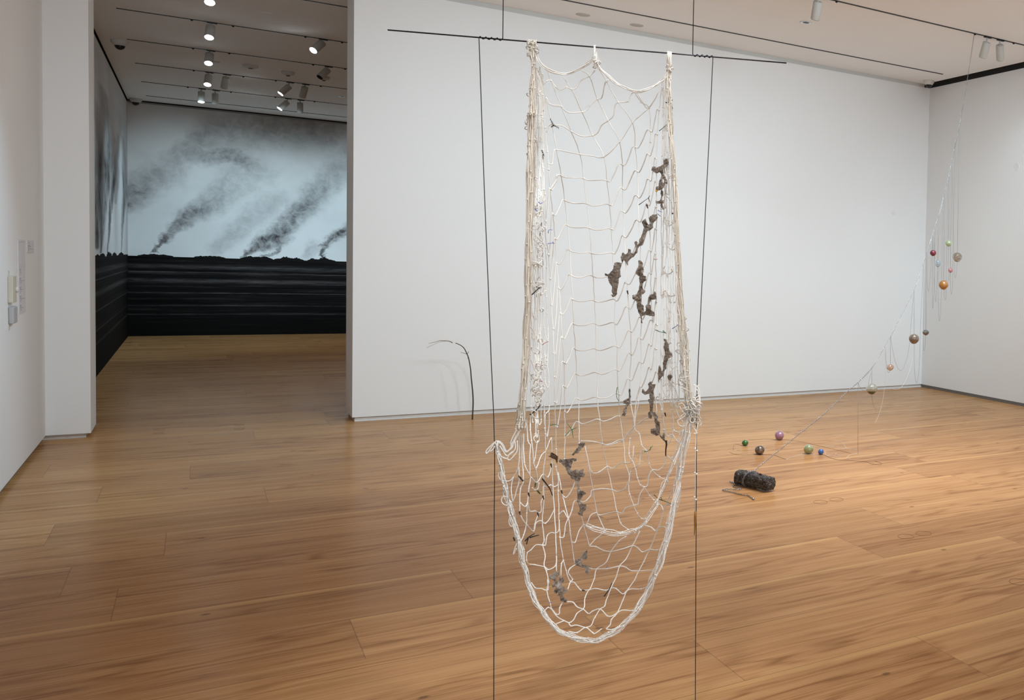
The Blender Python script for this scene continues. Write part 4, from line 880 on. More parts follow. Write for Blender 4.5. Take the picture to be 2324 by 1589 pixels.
bark([(320,460),(350,435),(430,440),(520,430),(600,415),(650,430),(660,460),(620,475),(580,480),(560,540),(545,600),(530,650),(600,655),(650,630),(700,660),(760,640),(790,630),(780,690),(815,730),(790,770),(740,765),(720,830),(700,880),(695,950),(740,1040),(780,1040),(840,1090),(780,1120),(750,1190),(710,1215),(740,1260),(790,1300),(830,1290),(845,1340),(820,1400),(780,1420),(760,1520),(700,1490),(685,1450),(720,1440),(725,1380),(700,1290),(670,1220),(680,1150),(670,1040),(670,880),(620,820),(560,810),(550,760),(490,700),(465,640),(455,590),(400,550),(365,500),(330,500)], 8.364, 1230, 990, -0.004, 'largest branching bark piece in the lower left half of net', seed=12)
bark([(705,150),(740,120),(810,130),(800,180),(740,240),(690,310),(640,320),(600,370),(565,350),(610,320),(650,250),(700,200)], 8.364, 1230, 990, -0.005, 'dark narrow bark strip leaning above the largest bark piece', seed=13)
bark([(125,390),(165,370),(185,310),(230,330),(280,370),(305,385),(300,430),(285,525),(265,450),(220,430),(170,400)], 8.364, 1230, 990, -0.004, 'brown leaf-like bark scrap left of the largest bark piece', BARKD, seed=14)
bark([(790,480),(830,420),(900,395),(950,390),(950,330),(1010,260),(1090,180),(1075,290),(1085,340),(1075,420),(1000,405),(960,430),(950,490),(960,540),(1040,555),(1110,575),(1180,600),(1110,620),(1120,760),(1080,775),(1040,730),(1035,620),(990,610),(930,590),(850,570),(790,540)], 10.59, 1230, 1230, -0.004, 'bird-shaped grey bark piece low in the net bag', seed=15)
bark([(175,830),(200,785),(250,790),(290,730),(350,712),(400,740),(400,800),(350,850),(330,890),(345,940),(400,945),(425,900),(430,850),(480,840),(525,910),(500,960),(470,1000),(470,1060),(510,1080),(550,1130),(610,1180),(560,1240),(510,1260),(490,1310),(540,1350),(600,1400),(570,1460),(510,1430),(450,1420),(440,1340),(430,1290),(350,1300),(400,1270),(400,1200),(340,1240),(285,1230),(290,1180),(340,1110),(330,1060),(260,1090),(255,1040),(290,990),(300,930),(260,900),(200,880)], 10.59, 1230, 1230, -0.004, 'ragged lobed brown-grey bark piece lowest in the net bag', seed=16)

# ------------------------------------------------------------------ sprigs and scraps tied into the net
SPB = mat('black_sprig', (0.030, 0.030, 0.033), 0.7); SPG = mat('green_sprig', (0.06, 0.22, 0.075), 0.65); SPO = mat('olive_sprig', (0.10, 0.14, 0.045), 0.7)
SPU = mat('blue_sprig', (0.17, 0.19, 0.50), 0.6); SPR = mat('red_sprig', (0.52, 0.13, 0.14), 0.6); SPY = mat('yellow_fleck', (0.75, 0.45, 0.04), 0.5); SPN = mat('dark_brown_sprig', (0.04, 0.030, 0.024), 0.7)
def sprig(stems, m, label, bristle=0.0, r=0.0012, seed=0, name='plant_sprig', cat='sprig', group='sprigs tied in the net'):
    r_ = random.Random(seed + 100); mb = MB()
    for L in stems:
        P = spline([(u, v, 0) for u, v in L], 4); n = len(P)
        Q = np.array([net(q[0], q[1], woff(q[0], q[1]) - 0.0045) for q in P])
        mb.tube(Q, np.linspace(r, r * 0.55, n), 5)
        if bristle:
            ln = sum(math.hypot(*(P[i + 1] - P[i])[:2]) for i in range(n - 1))
            for k in range(int(ln * 1.1)):
                i = r_.randrange(n - 1); t = r_.random(); q = P[i] * (1 - t) + P[i + 1] * t; a = r_.uniform(0, 6.28); b = bristle * r_.uniform(.5, 1.1)
                mb.tube([net(q[0], q[1], woff(q[0], q[1]) - 0.0045), net(q[0] + b * math.cos(a), q[1] + b * math.sin(a), woff(q[0], q[1]) - 0.0045 + r_.uniform(-.003, .003))], 0.00045, 3)
    return tag(mb.build(name, m, None), label, cat, group)
sprig([[(1249, 270), (1253, 278), (1256, 286)], [(1255, 285), (1262, 287), (1268, 291)], [(1251, 289), (1258, 282)]], SPB, 'black bristly sprig knotted at upper left of net, highest one on that side', 3.0, seed=1)
sprig([[(1229, 341), (1233, 348), (1235, 354)], [(1232, 350), (1232, 361)]], SPB, 'short black bristly sprig below the upper left one, beside the left bundle', 2.6, seed=2)
sprig([[(1512, 233), (1519, 231), (1526, 227)], [(1518, 236), (1523, 240), (1527, 246)], [(1518, 222), (1519, 238)]], SPB, 'black forked sprig near the top of right edge bundle', 1.6, seed=3)
sprig([[(1510, 232), (1514, 234), (1518, 233)]], SPU, 'blue scrap beside the black forked sprig near top right', 1.8, seed=4)
sprig([[(1496, 297), (1504, 291), (1513, 283)]], SPG, 'thin green sprig below the blue scrap near the top right', 1.2, seed=5)
sprig([[(1475, 323), (1478, 324)]], SPY, 'yellow fleck on a strand at upper right of net', 1.2, seed=6)
sprig([[(1450, 465), (1461, 457), (1472, 449)], [(1472, 449), (1475, 444)], [(1472, 450), (1475, 459)]], SPB, 'black stick with bristly tip left of the cross-shaped bark strip', 0, seed=7)
sprig([[(1527, 485), (1531, 482), (1538, 473)], [(1525, 484), (1529, 486)]], SPB, 'short black stick on the right edge bundle', 0.0, 0.0020, seed=8)
sprig([[(1493, 477), (1498, 480), (1503, 481)], [(1492, 485), (1499, 491)]], SPU, 'pair of blue sprigs below the cross-shaped bark strip', 1.2, seed=9)
sprig([[(1222, 458), (1226, 462), (1231, 460)]], SPU, 'upper blue scrap among the loose left strands', 2.2, seed=10)
sprig([[(1214, 474), (1219, 479), (1226, 482)]], SPU, 'second blue scrap just below and left of the upper one', 2.4, seed=11)
sprig([[(1229, 505), (1229, 515)], [(1226, 528), (1225, 536)]], SPB, 'small black flecks under the blue scraps at left', 1.2, seed=12)
sprig([[(1244, 529), (1246, 522), (1254, 522)]], SPU, 'blue sprig at left below the black flecks, upper of a pair', 0.8, seed=13)
sprig([[(1244, 553), (1251, 552), (1258, 552)], [(1254, 550), (1258, 553)]], SPU, 'blue sprig at left below the black flecks, lower of a pair', 0.5, seed=14)
sprig([[(1196, 677), (1209, 667), (1223, 654)], [(1223, 654), (1217, 651)], [(1222, 655), (1226, 652)]], SPB, 'long black stick slanting across the left bundle at mid height', 0.4, 0.0022, seed=15)
sprig([[(1231, 783), (1238, 778), (1246, 775)]], SPR, 'red sprig slanting near left strands, highest of the red ones', 0.4, seed=16)
sprig([[(1219, 833), (1226, 831), (1232, 829)], [(1229, 838), (1233, 838)]], SPR, 'red sprig below the slanting one, among the left strands', 1.2, seed=17)
sprig([[(1224, 864), (1228, 866), (1231, 865)]], SPR, 'lowest red fleck among the left strands', 1.5, seed=18)
sprig([[(1484, 588), (1488, 589), (1492, 588)]], SPR, 'small red fleck at right beside the long vertical bark strip', 0.8, seed=19)
sprig([[(1524, 611), (1526, 616)]], SPY, 'yellow fleck on the right strands at mid height', 1.4, seed=20)
mb = MB(); p = net(1490, 433, woff(1490, 433) - 0.004); mb.lathe([(0.001, -0.004), (0.0035, -0.002), (0.0035, 0.002), (0.001, 0.004)], p, (0, 0, 1), 12)
tag(mb.build('amber_bead', SPY, None), 'round amber yellow bead at foot of the highest bark piece', 'bead')
sprig([[(1487, 749), (1498, 753), (1512, 756)], [(1505, 751), (1512, 757)]], SPG, 'green bristly sprig lying level near right edge at mid height', 2.0, seed=21)
sprig([[(1526, 746), (1534, 741), (1541, 736)]], SPU, 'blue sprig by right bundle, right of the level green sprig', 0.8, seed=22)
sprig([[(1401, 879), (1399, 892), (1400, 903), (1405, 911)]], SPG, 'thin curved green strand left of the small twisted bark', 0.6, seed=23)
sprig([[(1203, 942), (1212, 935), (1221, 927), (1226, 919)]], SPB, 'black feathery sprig at left just above the wall base line', 3.2, 0.0019, seed=24)
sprig([[(1249, 965), (1258, 964), (1268, 966)]], SPG, 'green fern-like sprig at left below the wall base', 2.4, seed=25)
sprig([[(1283, 989), (1290, 981), (1298, 975)], [(1298, 975), (1287, 961)], [(1298, 975), (1309, 971)], [(1298, 975), (1301, 994)]], SPG, 'green star-shaped sprig right of the fern-like one', 1.0, seed=26)
sprig([[(1462, 1025), (1470, 1024), (1475, 1020), (1481, 1012)], [(1475, 1022), (1477, 1014)]], SPG, 'green sprig beside the lowest tip of the long crooked bark', 1.0, seed=27)
sprig([[(1512, 1000), (1512.5, 1010), (1511, 1022), (1511, 1035)]], SPN, 'dark twiggy string hanging below the small dark bark tip', 1.0, 0.0030, seed=28)
sprig([[(1177, 1080), (1183, 1088), (1189, 1091)], [(1181, 1083), (1187, 1093)]], SPN, 'dark sprig at left, under the left side tie', 1.4, 0.0020, seed=29)
sprig([[(1231, 1087), (1238, 1096), (1247, 1108), (1254, 1125)]], SPN, 'long dark bristly twig left of the largest bark piece', 1.3, 0.0024, seed=30)
sprig([[(1216, 1096), (1215, 1102), (1214, 1107)], [(1220, 1114), (1226, 1121)]], SPO, 'olive green leaf scrap at lower left beside a dark fleck', 1.0, 0.0030, seed=31)
sprig([[(1192, 1228), (1200, 1219), (1213, 1211)], [(1203, 1220), (1213, 1217), (1223, 1215)], [(1199, 1220), (1195, 1236)]], SPB, 'black three-pronged sprig low at left of net bag', 1.6, 0.0022, seed=32)
sprig([[(1484, 1123), (1492, 1130), (1498, 1134)], [(1498, 1134), (1512, 1139), (1530, 1147)], [(1500, 1129), (1503, 1136)]], SPO, 'olive green sprig low at right of net bag', 1.8, seed=33)
sprig([[(1371, 1354), (1379, 1343), (1384, 1335), (1389, 1323)]], SPB, 'black feathery sprig low in the bag, right of the lobed bark', 1.4, 0.0020, seed=34)
sprig([[(1321, 1340), (1328, 1341)]], SPN, 'tiny dark wrap on a cord right of the lobed bark', 1.4, 0.0026, seed=35)
sprig([[(1246, 1368), (1253, 1368)]], SPU, 'blue fleck left of the lobed bark piece', 1.4, seed=36)
sprig([[(1376, 1289), (1379, 1283)]], SPU, 'pale blue sprig on a cord right of the bird-shaped bark', 0.8, seed=37)
for u, v, lab in ((1199, 1278, 'yellow fleck at lower left, uppermost of those by the hem'), (1230, 1337, 'yellow fleck on the short level cord at lower left'), (1249, 1373, 'yellow fleck directly under the blue fleck'), (1221, 1361, 'yellow fleck on the hem, upper of two'), (1229, 1373, 'yellow fleck on the hem, lower of two')):
    sprig([[(u - 2, v), (u + 2, v + 1)]], SPY, lab, 1.3, seed=int(u))
for u, v, lab in ((1197, 1300, 'blue fleck on the left hem, uppermost of three'), (1199, 1318, 'blue fleck on the left hem, middle of three'), (1203, 1335, 'blue fleck on the left hem, lowest of three')):
    sprig([[(u - 1.5, v), (u + 1.5, v + 1)]], SPU, lab, 1.0, seed=int(v))
for u, v, lab in ((1192, 1292, 'dark scrap on the left hem, above the blue flecks'), (1167, 1224, 'dark scrap outside the left hem under the loop'), (1200, 1123, 'dark scrap on a strand, left of olive leaf lower end'), (1233, 1130, 'dark scrap at a knot left of the long dark twig foot'), (1251, 1057, 'dark wrap on a cord under the brown scrap'),
                  (1275, 1117, 'dark scrap on a cord left of largest bark middle'), (1180, 1165, 'dark stretch of cord at far left of bag'), (1221, 1168, 'dark stretch of cord under the left knots'), (1424.5, 664, 'small dark fleck on a strand left of the long vertical bark strip'),
                  (1469, 469, 'small dark fleck under the black stick'), (1510, 941, 'dark scrap at a knot over the floor right of the crooked bark')):
    sprig([[(u - 1, v - 4), (u + 1, v + 4)]], SPN, lab, 0.9, 0.0026, seed=int(u + v))
# amber spike on its knotted thread
CTH = mat('pale_thread', (0.70, 0.67, 0.62), 0.7); AMBER = mat('amber_horn', (0.36, 0.17, 0.03), 0.25, var=0.15, scale=40, trans=0.15)
e = empty('amber_spike', net(1576, 1214), 'slender amber horn spike hanging on a knotted white thread beside the right wire', 'pendant')
mb = MB(); mb.tube(npts([(1580, 985), (1578.6, 1050), (1578, 1110), (1577.5, 1162)], -0.004), 0.0011, 5); mb.build('thread', CTH, e)
for u, v in ((1578, 1018), (1582, 1023), (1577, 1073), (1581, 1076), (1576.5, 1128), (1579.5, 1134)):
    mb = MB(); mb.lathe([(0.0008, -0.003), (0.003, -0.001), (0.0028, 0.0015), (0.0008, 0.003)], net(u, v, -0.004), (0.4, 0.1, 1), 8); mb.build('thread_knot', CORD, e)
mb = MB(); mb.tube(npts([(1578.5, 1161), (1578.2, 1172), (1577.6, 1185), (1576.8, 1200), (1576, 1215)], -0.004), [0.0038, 0.0040, 0.0033, 0.0022, 0.0008], 10); mb.build('spike', AMBER, e)

# ------------------------------------------------------------------ chain with blown glass, rough log
SILVER = mat('silver_chain', (0.40, 0.42, 0.45), 0.25, 0.95, var=0.05)
P_top = on_z(2211, 76, ZC); P_bot = on_z(1713, 1098, 0.0)
hd = P_bot - P_top; hd[2] = 0
CN = np.cross(hd, np.array([0, 0, 1.0])); CN /= np.linalg.norm(CN)
def ch(u, v): return on_plane(u, v, P_top, CN)
chain_px = [(2211, 77), (2195, 182), (2177, 286.5), (2168, 328.4), (2160, 365.8), (2152.8, 402), (2142.4, 443.4), (2133, 481), (2122.6, 513.3), (2117.3, 530.3), (2103.7, 573.7), (2096, 596.4), (2075.4, 655.9), (2053.6, 700), (2021.6, 762.8), (2009.3, 784.8), (1979.3, 834.2), (1947.6, 867.7), (1930, 882.6), (1869.9, 940), (1810, 988), (1757, 1031.4), (1712, 1068)]
def links(P, L=0.017, wd_=0.0045, r=0.0014):
    """interlocking oval links along a polyline"""
    P = np.asarray(P); s = np.concatenate([[0], np.cumsum(np.linalg.norm(np.diff(P, axis=0), axis=1))]); mb = MB()
    n = max(2, int(s[-1] / (L * 0.74))); k = 0
    for d in np.linspace(0, s[-1], n):
        c0 = np.array([np.interp(d, s, P[:, i]) for i in range(3)]); c1 = np.array([np.interp(min(d + .005, s[-1]), s, P[:, i]) for i in range(3)]); c2 = np.array([np.interp(max(d - .005, 0), s, P[:, i]) for i in range(3)])
        t = c1 - c2; t /= max(np.linalg.norm(t), 1e-9)
        a = np.eye(3)[np.argmin(np.abs(t))]; e1 = a - t * np.dot(a, t); e1 /= np.linalg.norm(e1); e2 = np.cross(t, e1)
        w = (e1 + e2) / math.sqrt(2) if k % 2 else (e1 - e2) / math.sqrt(2)
        an = np.linspace(0, 2 * np.pi, 8, endpoint=False)
        mb.tube([c0 + t * (L / 2) * math.cos(q) + w * wd_ * math.sin(q) for q in an], r, 4, closed=True); k += 1
    return mb
chainP = [P_top - np.array([0, 0, 0.008])] + [ch(u, v) for u, v in chain_px[1:]]
e = empty('silver_chain', (chainP[-1][0], chainP[-1][1], 0), 'long silver chain slanting from ceiling track down to the rough log', 'chain')
links(spline(chainP, 4)).build('chain_run', SILVER, e)
# log
LA = on_z(1677, 1081.5, 0.056); LBp = on_z(1750, 1098.5, 0.056)
LA[2] = LBp[2] = 0.056
LR = 0.056
ax = LBp - LA; LL = np.linalg.norm(ax); ax /= LL
def logmesh():
    e1 = np.cross(np.array([0, 0, 1.0]), ax); e1 /= np.linalg.norm(e1); e2 = np.array([0, 0, 1.0])
    V = []; F = []; n, m = 64, 54
    for i in range(n + 1):
        t = i / n; endr = 1.0
        if i in (0, n): endr = 0.86
        for k in range(m):
            a = 2 * math.pi * k / m
            q = Vector((t * 7, math.cos(a) * 1.2, math.sin(a) * 1.2))
            rr = LR * endr * (0.93 + 0.10 * mnoise.noise(q * 1.3) + 0.12 * mnoise.noise(q * 4.1) + 0.10 * mnoise.noise(q * 11)) * (1.0 - 0.10 * t)
            sq = rr * (1 - 0.05 * math.cos(4 * a))
            p = LA + ax * (LL * t + (0.012 * mnoise.noise(Vector((math.cos(a), math.sin(a), t * 3))) if i in (0, n) else 0)) + e1 * sq * math.cos(a) + e2 * sq * math.sin(a)
            p[2] = max(p[2], 0.001); V.append(p)
    for i in range(n):
        for k in range(m):
            q = (k + 1) % m; F.append((i * m + k, i * m + q, (i + 1) * m + q, (i + 1) * m + k))
    for b_, s_ in ((0, -1), (n, 1)):
        c0 = len(V); V.append(np.mean(V[b_ * m:b_ * m + m], axis=0) + ax * 0.004 * s_)
        for k in range(m):
            q = (k + 1) % m; F.append((c0, b_ * m + q, b_ * m + k) if s_ < 0 else (c0, b_ * m + k, b_ * m + q))
    return mesh('log', V, F)
m = bpy.data.materials.new('charred_bark'); t = NT(m); p = t.pos()
n1 = t.noise(p, 42, 6, 0.7, 0.6); n2 = t.noise(p, 95, 5, 0.7)
c_ = t.ramp(n1, [(0.38, (0.012, 0.010, 0.010, 1)), (0.52, (0.045, 0.038, 0.034, 1)), (0.64, (0.13, 0.11, 0.095, 1))])
c_ = t.mix(t.mapr(n2, 0.555, 0.64, 0.0, 0.8), c_, (0.46, 0.42, 0.38, 1))
t.put(t.bsdf.inputs['Base Color'], c_); t.bsdf.inputs['Roughness'].default_value = 0.55; t.bump(n1, 0.9, 0.012)
eL = empty('rough_log', (LA + LBp) / 2 * np.array([1, 1, 0]), 'short rough charred log on the floor, wrapped with the silver chain end', 'log')
link('log_body', logmesh(), m, eL)
mb = MB(); q = LA + ax * LL * 0.66 + np.array([0, 0, 0.052]); mb.lathe([(0.001, -0.006), (0.010, -0.002), (0.009, 0.003), (0.001, 0.006)], q, (0.2, 0.3, 1), 8); mb.build('rusty_chip', mat('rust_chip', (0.16, 0.045, 0.03), 0.7), eL)
for k, f in enumerate((0.33, 0.40)):
    c0 = LA + ax * LL * f; e1 = np.cross(np.array([0, 0, 1.0]), ax); e1 /= np.linalg.norm(e1)
    a = np.linspace(0.15 + k * 0.2, 2 * math.pi + 0.3, 40); RR = LR * 1.05
    Pw = [c0 + e1 * RR * math.cos(q) + np.array([0, 0, 1.0]) * RR * math.sin(q) + ax * 0.02 * math.sin(q + k) for q in a]
    for q in Pw: q[2] = max(q[2], 0.005)
    links(Pw, 0.016, 0.0042, 0.0013).build('chain_wrap', SILVER, e)
tail = [(1694.8, 1103.4), (1675.4, 1098.5), (1657, 1093), (1662, 1096), (1670, 1099), (1664, 1103.4), (1672, 1106.5), (1682.3, 1109.6), (1672, 1111), (1658, 1110.5), (1645, 1110.8), (1640.8, 1113), (1660, 1117), (1686.5, 1123.4), (1697.5, 1125), (1710, 1133)]
tp = [on_z(u, v, 0.006) for u, v in tail]
links(spline(tp, 6), 0.018, 0.0048, 0.0015).build('chain_tail', SILVER, e)
mb = MB(); mb.lathe([(0.002, -0.008), (0.006, -0.004), (0.006, 0.004), (0.002, 0.008)], tp[-1] + np.array([0, 0, 0.002]), (1, 0.2, 0), 10); mb.build('clasp', SILVER, e)

# glass
def glass(name, c1, c2=None, rough=0.02, trans=0.75, streak=6.0, split=None, ior=1.42):
    m = bpy.data.materials.new(name); t = NT(m); p = t.pos()
    n = t.noise(p, streak * 6, 4, 0.6, 1.5)
    c = t.mix(t.mapr(n, 0.40, 0.62, 0.0, 1.0), c1 + (1,), (c2 or c1) + (1,))
    if split is not None:
        z = t.xyz(p)[2]
        c = t.mix(t.mapr(z, split[0] - 0.002, split[0] + 0.002, 1.0, 0.0), c, split[1] + (1,))
    t.put(t.bsdf.inputs['Base Color'], c)
    t.bsdf.inputs['Roughness'].default_value = rough; t.bsdf.inputs['Transmission Weight'].default_value = trans
    t.bsdf.inputs['IOR'].default_value = ior; t.bsdf.inputs['Coat Weight'].default_value = 1.0; t.bsdf.inputs['Coat Roughness'].default_value = 0.03
    return m
THR = mat('grey_thread', (0.22, 0.22, 0.22), 0.5)
THRP = mat('pale_fine_thread', (0.78, 0.74, 0.68), 0.6)
THRD = mat('dark_thread', (0.06, 0.05, 0.045), 0.6)
def orb(e, c, rx, rz, m, part='bulb', seed=0, tip=True, hollow=True):
    V = []; F = []; n, k_ = 18, 26
    for i in range(n + 1):
        th = math.pi * i / n
        for k in range(k_):
            a = 2 * math.pi * k / k_; w = 1 + 0.04 * mnoise.noise(Vector((math.cos(a), math.sin(a), th + seed)))
            zz = math.cos(th) * rz * (1.0 + (0.10 if tip and th > 2.6 else 0.0))
            V.append((c[0] + rx * w * math.sin(th) * math.cos(a), c[1] + rx * w * math.sin(th) * math.sin(a), c[2] + zz))
    N0 = len(V); c3 = np.array(c)
    V += [tuple(c3 + (np.array(q) - c3) * 0.93) for q in V]           # inner face of the blown shell
    for i in range(n):
        for k in range(k_):
            q = (k + 1) % k_; f = (i * k_ + k, (i + 1) * k_ + k, (i + 1) * k_ + q, i * k_ + q)
            F.append(f)
            if hollow: F.append(tuple(N0 + w for w in f[::-1]))
    if not hollow: V = V[:N0]
    o = link(part, mesh(part, V, F), m, e)
    return o
def pxr(c): return np.dot(M3[2], c - CAM) / FPX
def hang(u, v, rw, rh, m, label, attach, loops, pale=False, split=None):
    c = ch(u, v); s = pxr(c)
    e = empty('glass_ornament', c - np.array([0, 0, rh * s]), label, 'glass ornament', 'blown glass ornaments')
    orb(e, c, rw * s, rh * s, m, seed=u)
    mb = MB(); mb.lathe([(0.0015, -0.003), (0.004, 0.0), (0.0025, 0.004)], c + np.array([0, 0, -rh * s - 0.002]), (0, 0, 1), 8); mb.build('end_knot', THRD, e)
    mb = MB(); A = ch(*attach); mb.tube([A, c + np.array([0, 0, rh * s])], 0.0013, 5); mb.tube([c + np.array([0, 0, rh * s]), c - np.array([0, 0, rh * s])], 0.0011, 5); mb.build('hanging_thread', THR, e)
    for L in loops:
        mb = MB(); mb.tube(spline([ch(*q) for q in L], 5), 0.0011, 5); mb.build('loop_thread', THRP if (pale and L is loops[-1]) else THR, e)
hang(2152.8, 552, 8.3, 7, glass('pale_green_glass', (0.72, 0.85, 0.55), (0.82, 0.92, 0.72)), 'pale green glass ball on thread, highest of the hanging cluster', (2153.5, 400), [[(2152.8, 559), (2152, 600), (2153.5, 636), (2156, 620), (2157, 606)]])
hang(2117.6, 574, 7.6, 6.7, glass('dark_red_glass', (0.22, 0.02, 0.05), (0.38, 0.05, 0.09), trans=0.45), 'dark red flattened glass ball nearest the chain in the hanging cluster', (2117.3, 530), [[(2117.2, 581), (2116, 640), (2117, 701), (2120, 650), (2121.5, 560), (2122.6, 513)], [(2103.7, 574), (2103.6, 620), (2107, 662), (2112, 620), (2117, 530)]])
hang(2172.6, 583.4, 11.6, 10.6, glass('smoky_streaked_glass', (0.86, 0.84, 0.80), (0.52, 0.42, 0.33), trans=0.85, streak=4), 'large clear glass ball with brown streaks, rightmost of the hanging cluster', (2177, 287), [[(2172.4, 594), (2171, 615), (2169, 631), (2166, 610), (2164, 500), (2168, 330)]])
hang(2128.4, 597.5, 7.6, 7.8, glass('pale_blue_glass', (0.75, 0.86, 0.93), (0.82, 0.90, 0.95), trans=0.9), 'pale blue clear glass ball below the dark red one', (2130, 490), [[(2128.6, 606), (2129.5, 680), (2132, 729), (2136, 680), (2138, 560), (2142.4, 443.4)], [(2120.5, 520), (2121, 640), (2123.9, 685), (2127, 640), (2129, 606)]])
hang(2157, 613.2, 5.8, 5.3, glass('pink_glass', (0.86, 0.42, 0.47), (0.90, 0.62, 0.64)), 'smallest pink glass ball in the hanging cluster', (2160, 366), [[(2157, 618), (2157.5, 650), (2159, 668), (2162, 640), (2163, 500), (2160, 366)]])
hang(2141.4, 646.4, 11.3, 10.3, glass('amber_glass', (0.70, 0.28, 0.03), (0.62, 0.33, 0.14), trans=0.45), 'large amber orange glass ball, lowest of the upper hanging cluster', (2144, 438), [[(2142.5, 657), (2143, 672), (2144.7, 679), (2147, 668), (2149, 560), (2152.8, 402)]])
hang(2101.2, 754.6, 7.6, 6.0, glass('black_grey_glass', (0.10, 0.10, 0.10), (0.35, 0.33, 0.31), trans=0.35), 'small dark grey flattened glass ball right of the speckled one', (2102, 577), [[(2100.4, 760), (2100, 785), (2097.4, 796), (2096, 780), (2096, 690), (2096, 597)]])
hang(2074.3, 768.8, 11.7, 10.8, glass('brown_speckled_glass', (0.16, 0.11, 0.075), (0.42, 0.34, 0.27), trans=0.35, streak=20), 'brown speckled glass ball hanging near room corner, left of the small dark grey one', (2075, 657), [[(2075, 780), (2075.5, 840), (2080, 869.5), (2086, 835), (2090, 720), (2096, 597)], [(2075, 657), (2068, 730), (2063, 790), (2052, 832), (2043, 841), (2033, 825), (2025, 790), (2022, 764)], [(2072, 812), (2062, 848), (2048, 876), (2034, 884), (2018, 879)]], True)
hang(2020.3, 833.5, 8.4, 7.0, glass('clear_pink_band_glass', (0.93, 0.91, 0.89), (0.88, 0.62, 0.50), trans=0.85, streak=3), 'small clear glass ball with peach band', (2021, 764), [[(2020, 841), (2017, 846), (2013, 838), (2010.5, 815), (2009.5, 786)], [(2009.3, 785), (2009, 860), (2004, 905), (1996, 938), (1985, 962)]], True)
cz = ch(1978.3, 882.5)
hang(1978.3, 882.5, 13, 12, glass('clear_green_bottomed_glass', (0.86, 0.88, 0.84), (0.80, 0.82, 0.74), trans=0.88, split=(float(cz[2]) - 0.022, (0.10, 0.14, 0.06))), 'large clear glass ball with dark green bottom, hanging lowest on the chain', (1978.8, 836), [[(1978.5, 895), (1980, 910), (1983, 921), (1988, 930)], [(1977, 847), (1972, 865), (1971, 875)]])
e = empty('plumb_thread', on_z(1947, 1031, 0), 'single thin thread hanging straight from chain to the floor, left of the green-bottomed ball', 'thread')
q = on_z(1947, 1031, 0); A = ch(1947.6, 868)
mb = MB(); mb.tube([A, (A + q) / 2, q + np.array([0, 0, .001])], 0.0013, 5); mb.build('straight_thread', THR, e)
mb = MB(); mb.tube(spline([ch(*w) for w in ((1947.6, 868), (1950, 876), (1956, 884), (1964, 888))], 5), 0.0011, 5); mb.build('loose_end', THR, e)
def floor_orb(u, v, rw, rh, m, label):
    c = on_z(u, v + rh, 0.0); s = pxr(c); r = rw * s; rz = rh * s
    # centre so that the ball rests on the floor and shows at its place
    c = on_z(u, v, rz); c[2] = rz + 0.0005
    e = empty('glass_ornament', (c[0], c[1], 0), label, 'glass ornament', 'blown glass ornaments')
    orb(e, c, r, rz, m, seed=u, tip=False)
    mb = MB(); mb.tube([c + np.array([-r * .7, 0, rz * .75]), c, c + np.array([r * .75, 0, -rz * .7])], 0.0012, 5); mb.build('threading', THRD, e)
floor_orb(1691, 1005.5, 7.3, 6.8, glass('bottle_green_glass', (0.03, 0.13, 0.02), (0.07, 0.22, 0.03), trans=0.3), 'small dark green glass ball on floor, leftmost of the floor balls')
floor_orb(1724.2, 1021.5, 11.2, 10.2, glass('smoky_brown_glass', (0.085, 0.052, 0.035), (0.28, 0.20, 0.14), trans=0.3, streak=5), 'brown mottled glass ball on floor in front, nearest the log')
floor_orb(1769, 988.5, 10.2, 10.6, glass('mauve_glass', (0.42, 0.20, 0.33), (0.55, 0.30, 0.40), trans=0.35), 'mauve purple glass ball on floor, farthest back of the floor balls')
floor_orb(1835, 1019.5, 11.2, 10.8, glass('light_olive_glass', (0.50, 0.55, 0.24), (0.66, 0.72, 0.48), trans=0.55), 'light olive green glass ball on floor beside the blue one')
floor_orb(1862.9, 1025.7, 6.5, 6.6, glass('cobalt_glass', (0.03, 0.13, 0.50), (0.09, 0.26, 0.62), trans=0.3), 'smallest blue glass ball on floor, rightmost of the floor balls')
def floor_thread(name, Ls, m, label, r=0.0010):
    e = empty(name, on_z(Ls[0][0][0], Ls[0][0][1], 0), label, 'thread')
    for L in Ls:
        mb = MB(); mb.tube(spline([on_z(u, v, r) for u, v in L], 5), r, 5); mb.build('thread_run', m, e)
floor_thread('floor_thread', [[(1655, 1026), (1670, 1031.5), (1690, 1033.2), (1715, 1031), (1735, 1032), (1757, 1033), (1770, 1038), (1784, 1043)], [(1867, 1031), (1884, 1039), (1904, 1044), (1930, 1045.2), (1950, 1047), (1966, 1048), (1975, 1052), (1985, 1054), (1998, 1055), (2001, 1052), (1994, 1049.5), (1986, 1047)]], THRD, 'dark thread on floor running past the brown and blue balls')
floor_thread('floor_thread', [[(1668, 1008), (1676, 1008.5), (1684, 1011.5)], [(1699, 998), (1712, 998.5), (1740, 996.5), (1760, 997), (1781, 998), (1800, 1000.5), (1820, 1003), (1850, 1010), (1880, 1017), (1915, 1025), (1932, 1030)], [(1667, 1009), (1664, 1016), (1665, 1023)]], THRD, 'thin thread on floor running behind the balls past the mauve one', 0.0008)
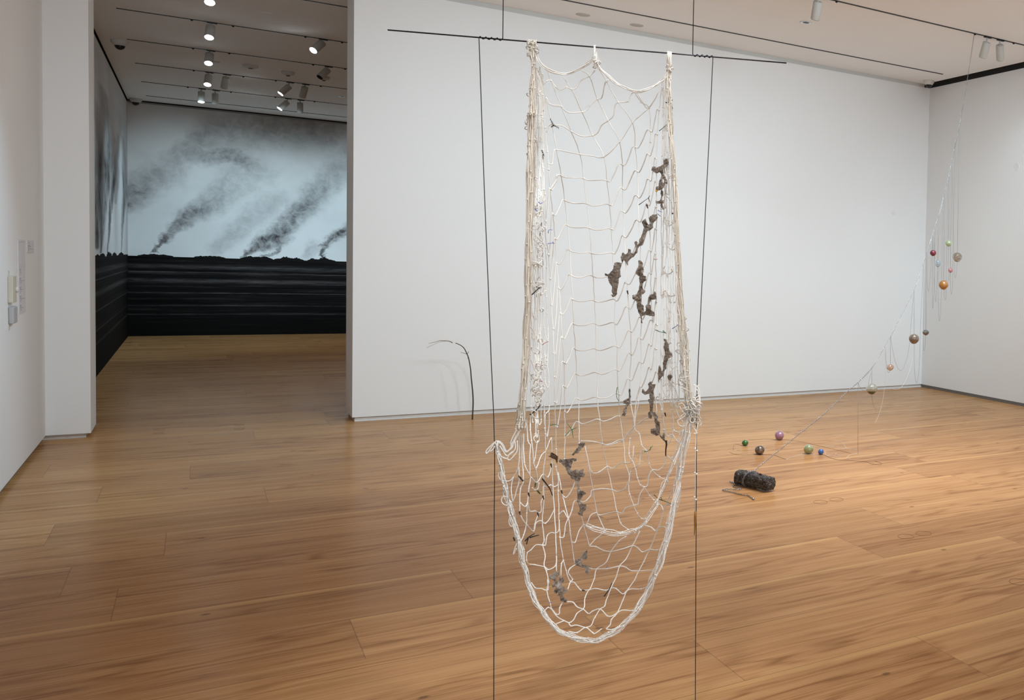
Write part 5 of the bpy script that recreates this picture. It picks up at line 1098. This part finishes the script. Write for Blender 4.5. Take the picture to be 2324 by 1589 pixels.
floor_thread('floor_thread', [[(1784, 1043), (1792, 1039), (1802, 1036), (1815, 1032.5), (1830, 1031), (1850, 1032)], [(1873, 1022), (1874, 1033), (1885, 1034), (1898, 1035.5), (1904, 1034), (1896, 1031), (1900, 1028)], [(1872, 1012.5), (1886, 1013), (1900, 1014), (1912, 1019), (1920, 1018), (1936, 1020), (1950, 1027), (1940, 1030), (1930, 1032), (1922, 1039), (1930, 1043)], [(1898, 1002), (1906, 1003), (1914, 1008), (1920, 1017)]], THRP, 'tangled pale thread on floor around the blue ball', 0.0013)

# ------------------------------------------------------------------ curved branch by the wall
TWIG = mat('brown_twig', (0.060, 0.045, 0.032), 0.7, var=0.2, scale=60); TWIGL = mat('pale_twig', (0.22, 0.15, 0.085), 0.7, var=0.2, scale=60)
bq = on_z(1072, 952.2, 0.0)
def br(u, v): return on_y(u, v, bq[1])
e = empty('curved_branch', bq, 'thin bent branch standing on the floor before the white wall, tip arching left', 'branch')
P = spline([tuple(bq)] + [tuple(br(u, v)) for u, v in ((1073.7, 916), (1072.6, 888.5), (1069.8, 860.8), (1067.7, 835.9), (1063.6, 813.7), (1060, 804), (1053.9, 791.6), (1045.6, 783.9), (1033.8, 778.7))], 6)
mb = MB(); mb.tube(P, np.linspace(0.0062, 0.0032, len(P)), 8); mb.build('stem', TWIG, e)
for L in ([(1060, 804), (1054, 802), (1045.6, 799.9)], [(1060, 804), (1062, 801), (1063.6, 797.8)], [(1063.6, 813.7), (1060.5, 812.6)], [(1067, 826), (1065, 824)]):
    mb = MB(); Q = [br(*q) for q in L]; mb.tube(Q, np.linspace(0.0025, 0.0016, len(Q)), 6); mb.build('side_twig', TWIG, e)
Q = spline([br(*q) for q in ((1027.1, 778.4), (1023, 776), (1017.9, 774.2), (1008, 773.5), (997, 773.5), (991.5, 775.6), (982, 777.5), (972.9, 779.8))], 5)
mb = MB(); mb.tube(Q, np.linspace(0.0042, 0.0014, len(Q)), 7)
mb.tube(spline([br(*q) for q in ((1016, 774), (1005, 775), (996, 777), (985, 782), (968, 789.5))], 5), 0.0011, 5); mb.build('branch_tip', TWIGL, e)  # tip, plus a thinner line slanting down from it
mb = MB(); mb.tube([br(1034.5, 779), br(1030, 778.6), br(1026.5, 778.2)], 0.0009, 5); mb.build('clear_line', mat('clear_line', (0.80, 0.80, 0.80), 0.3, trans=0.6), e)
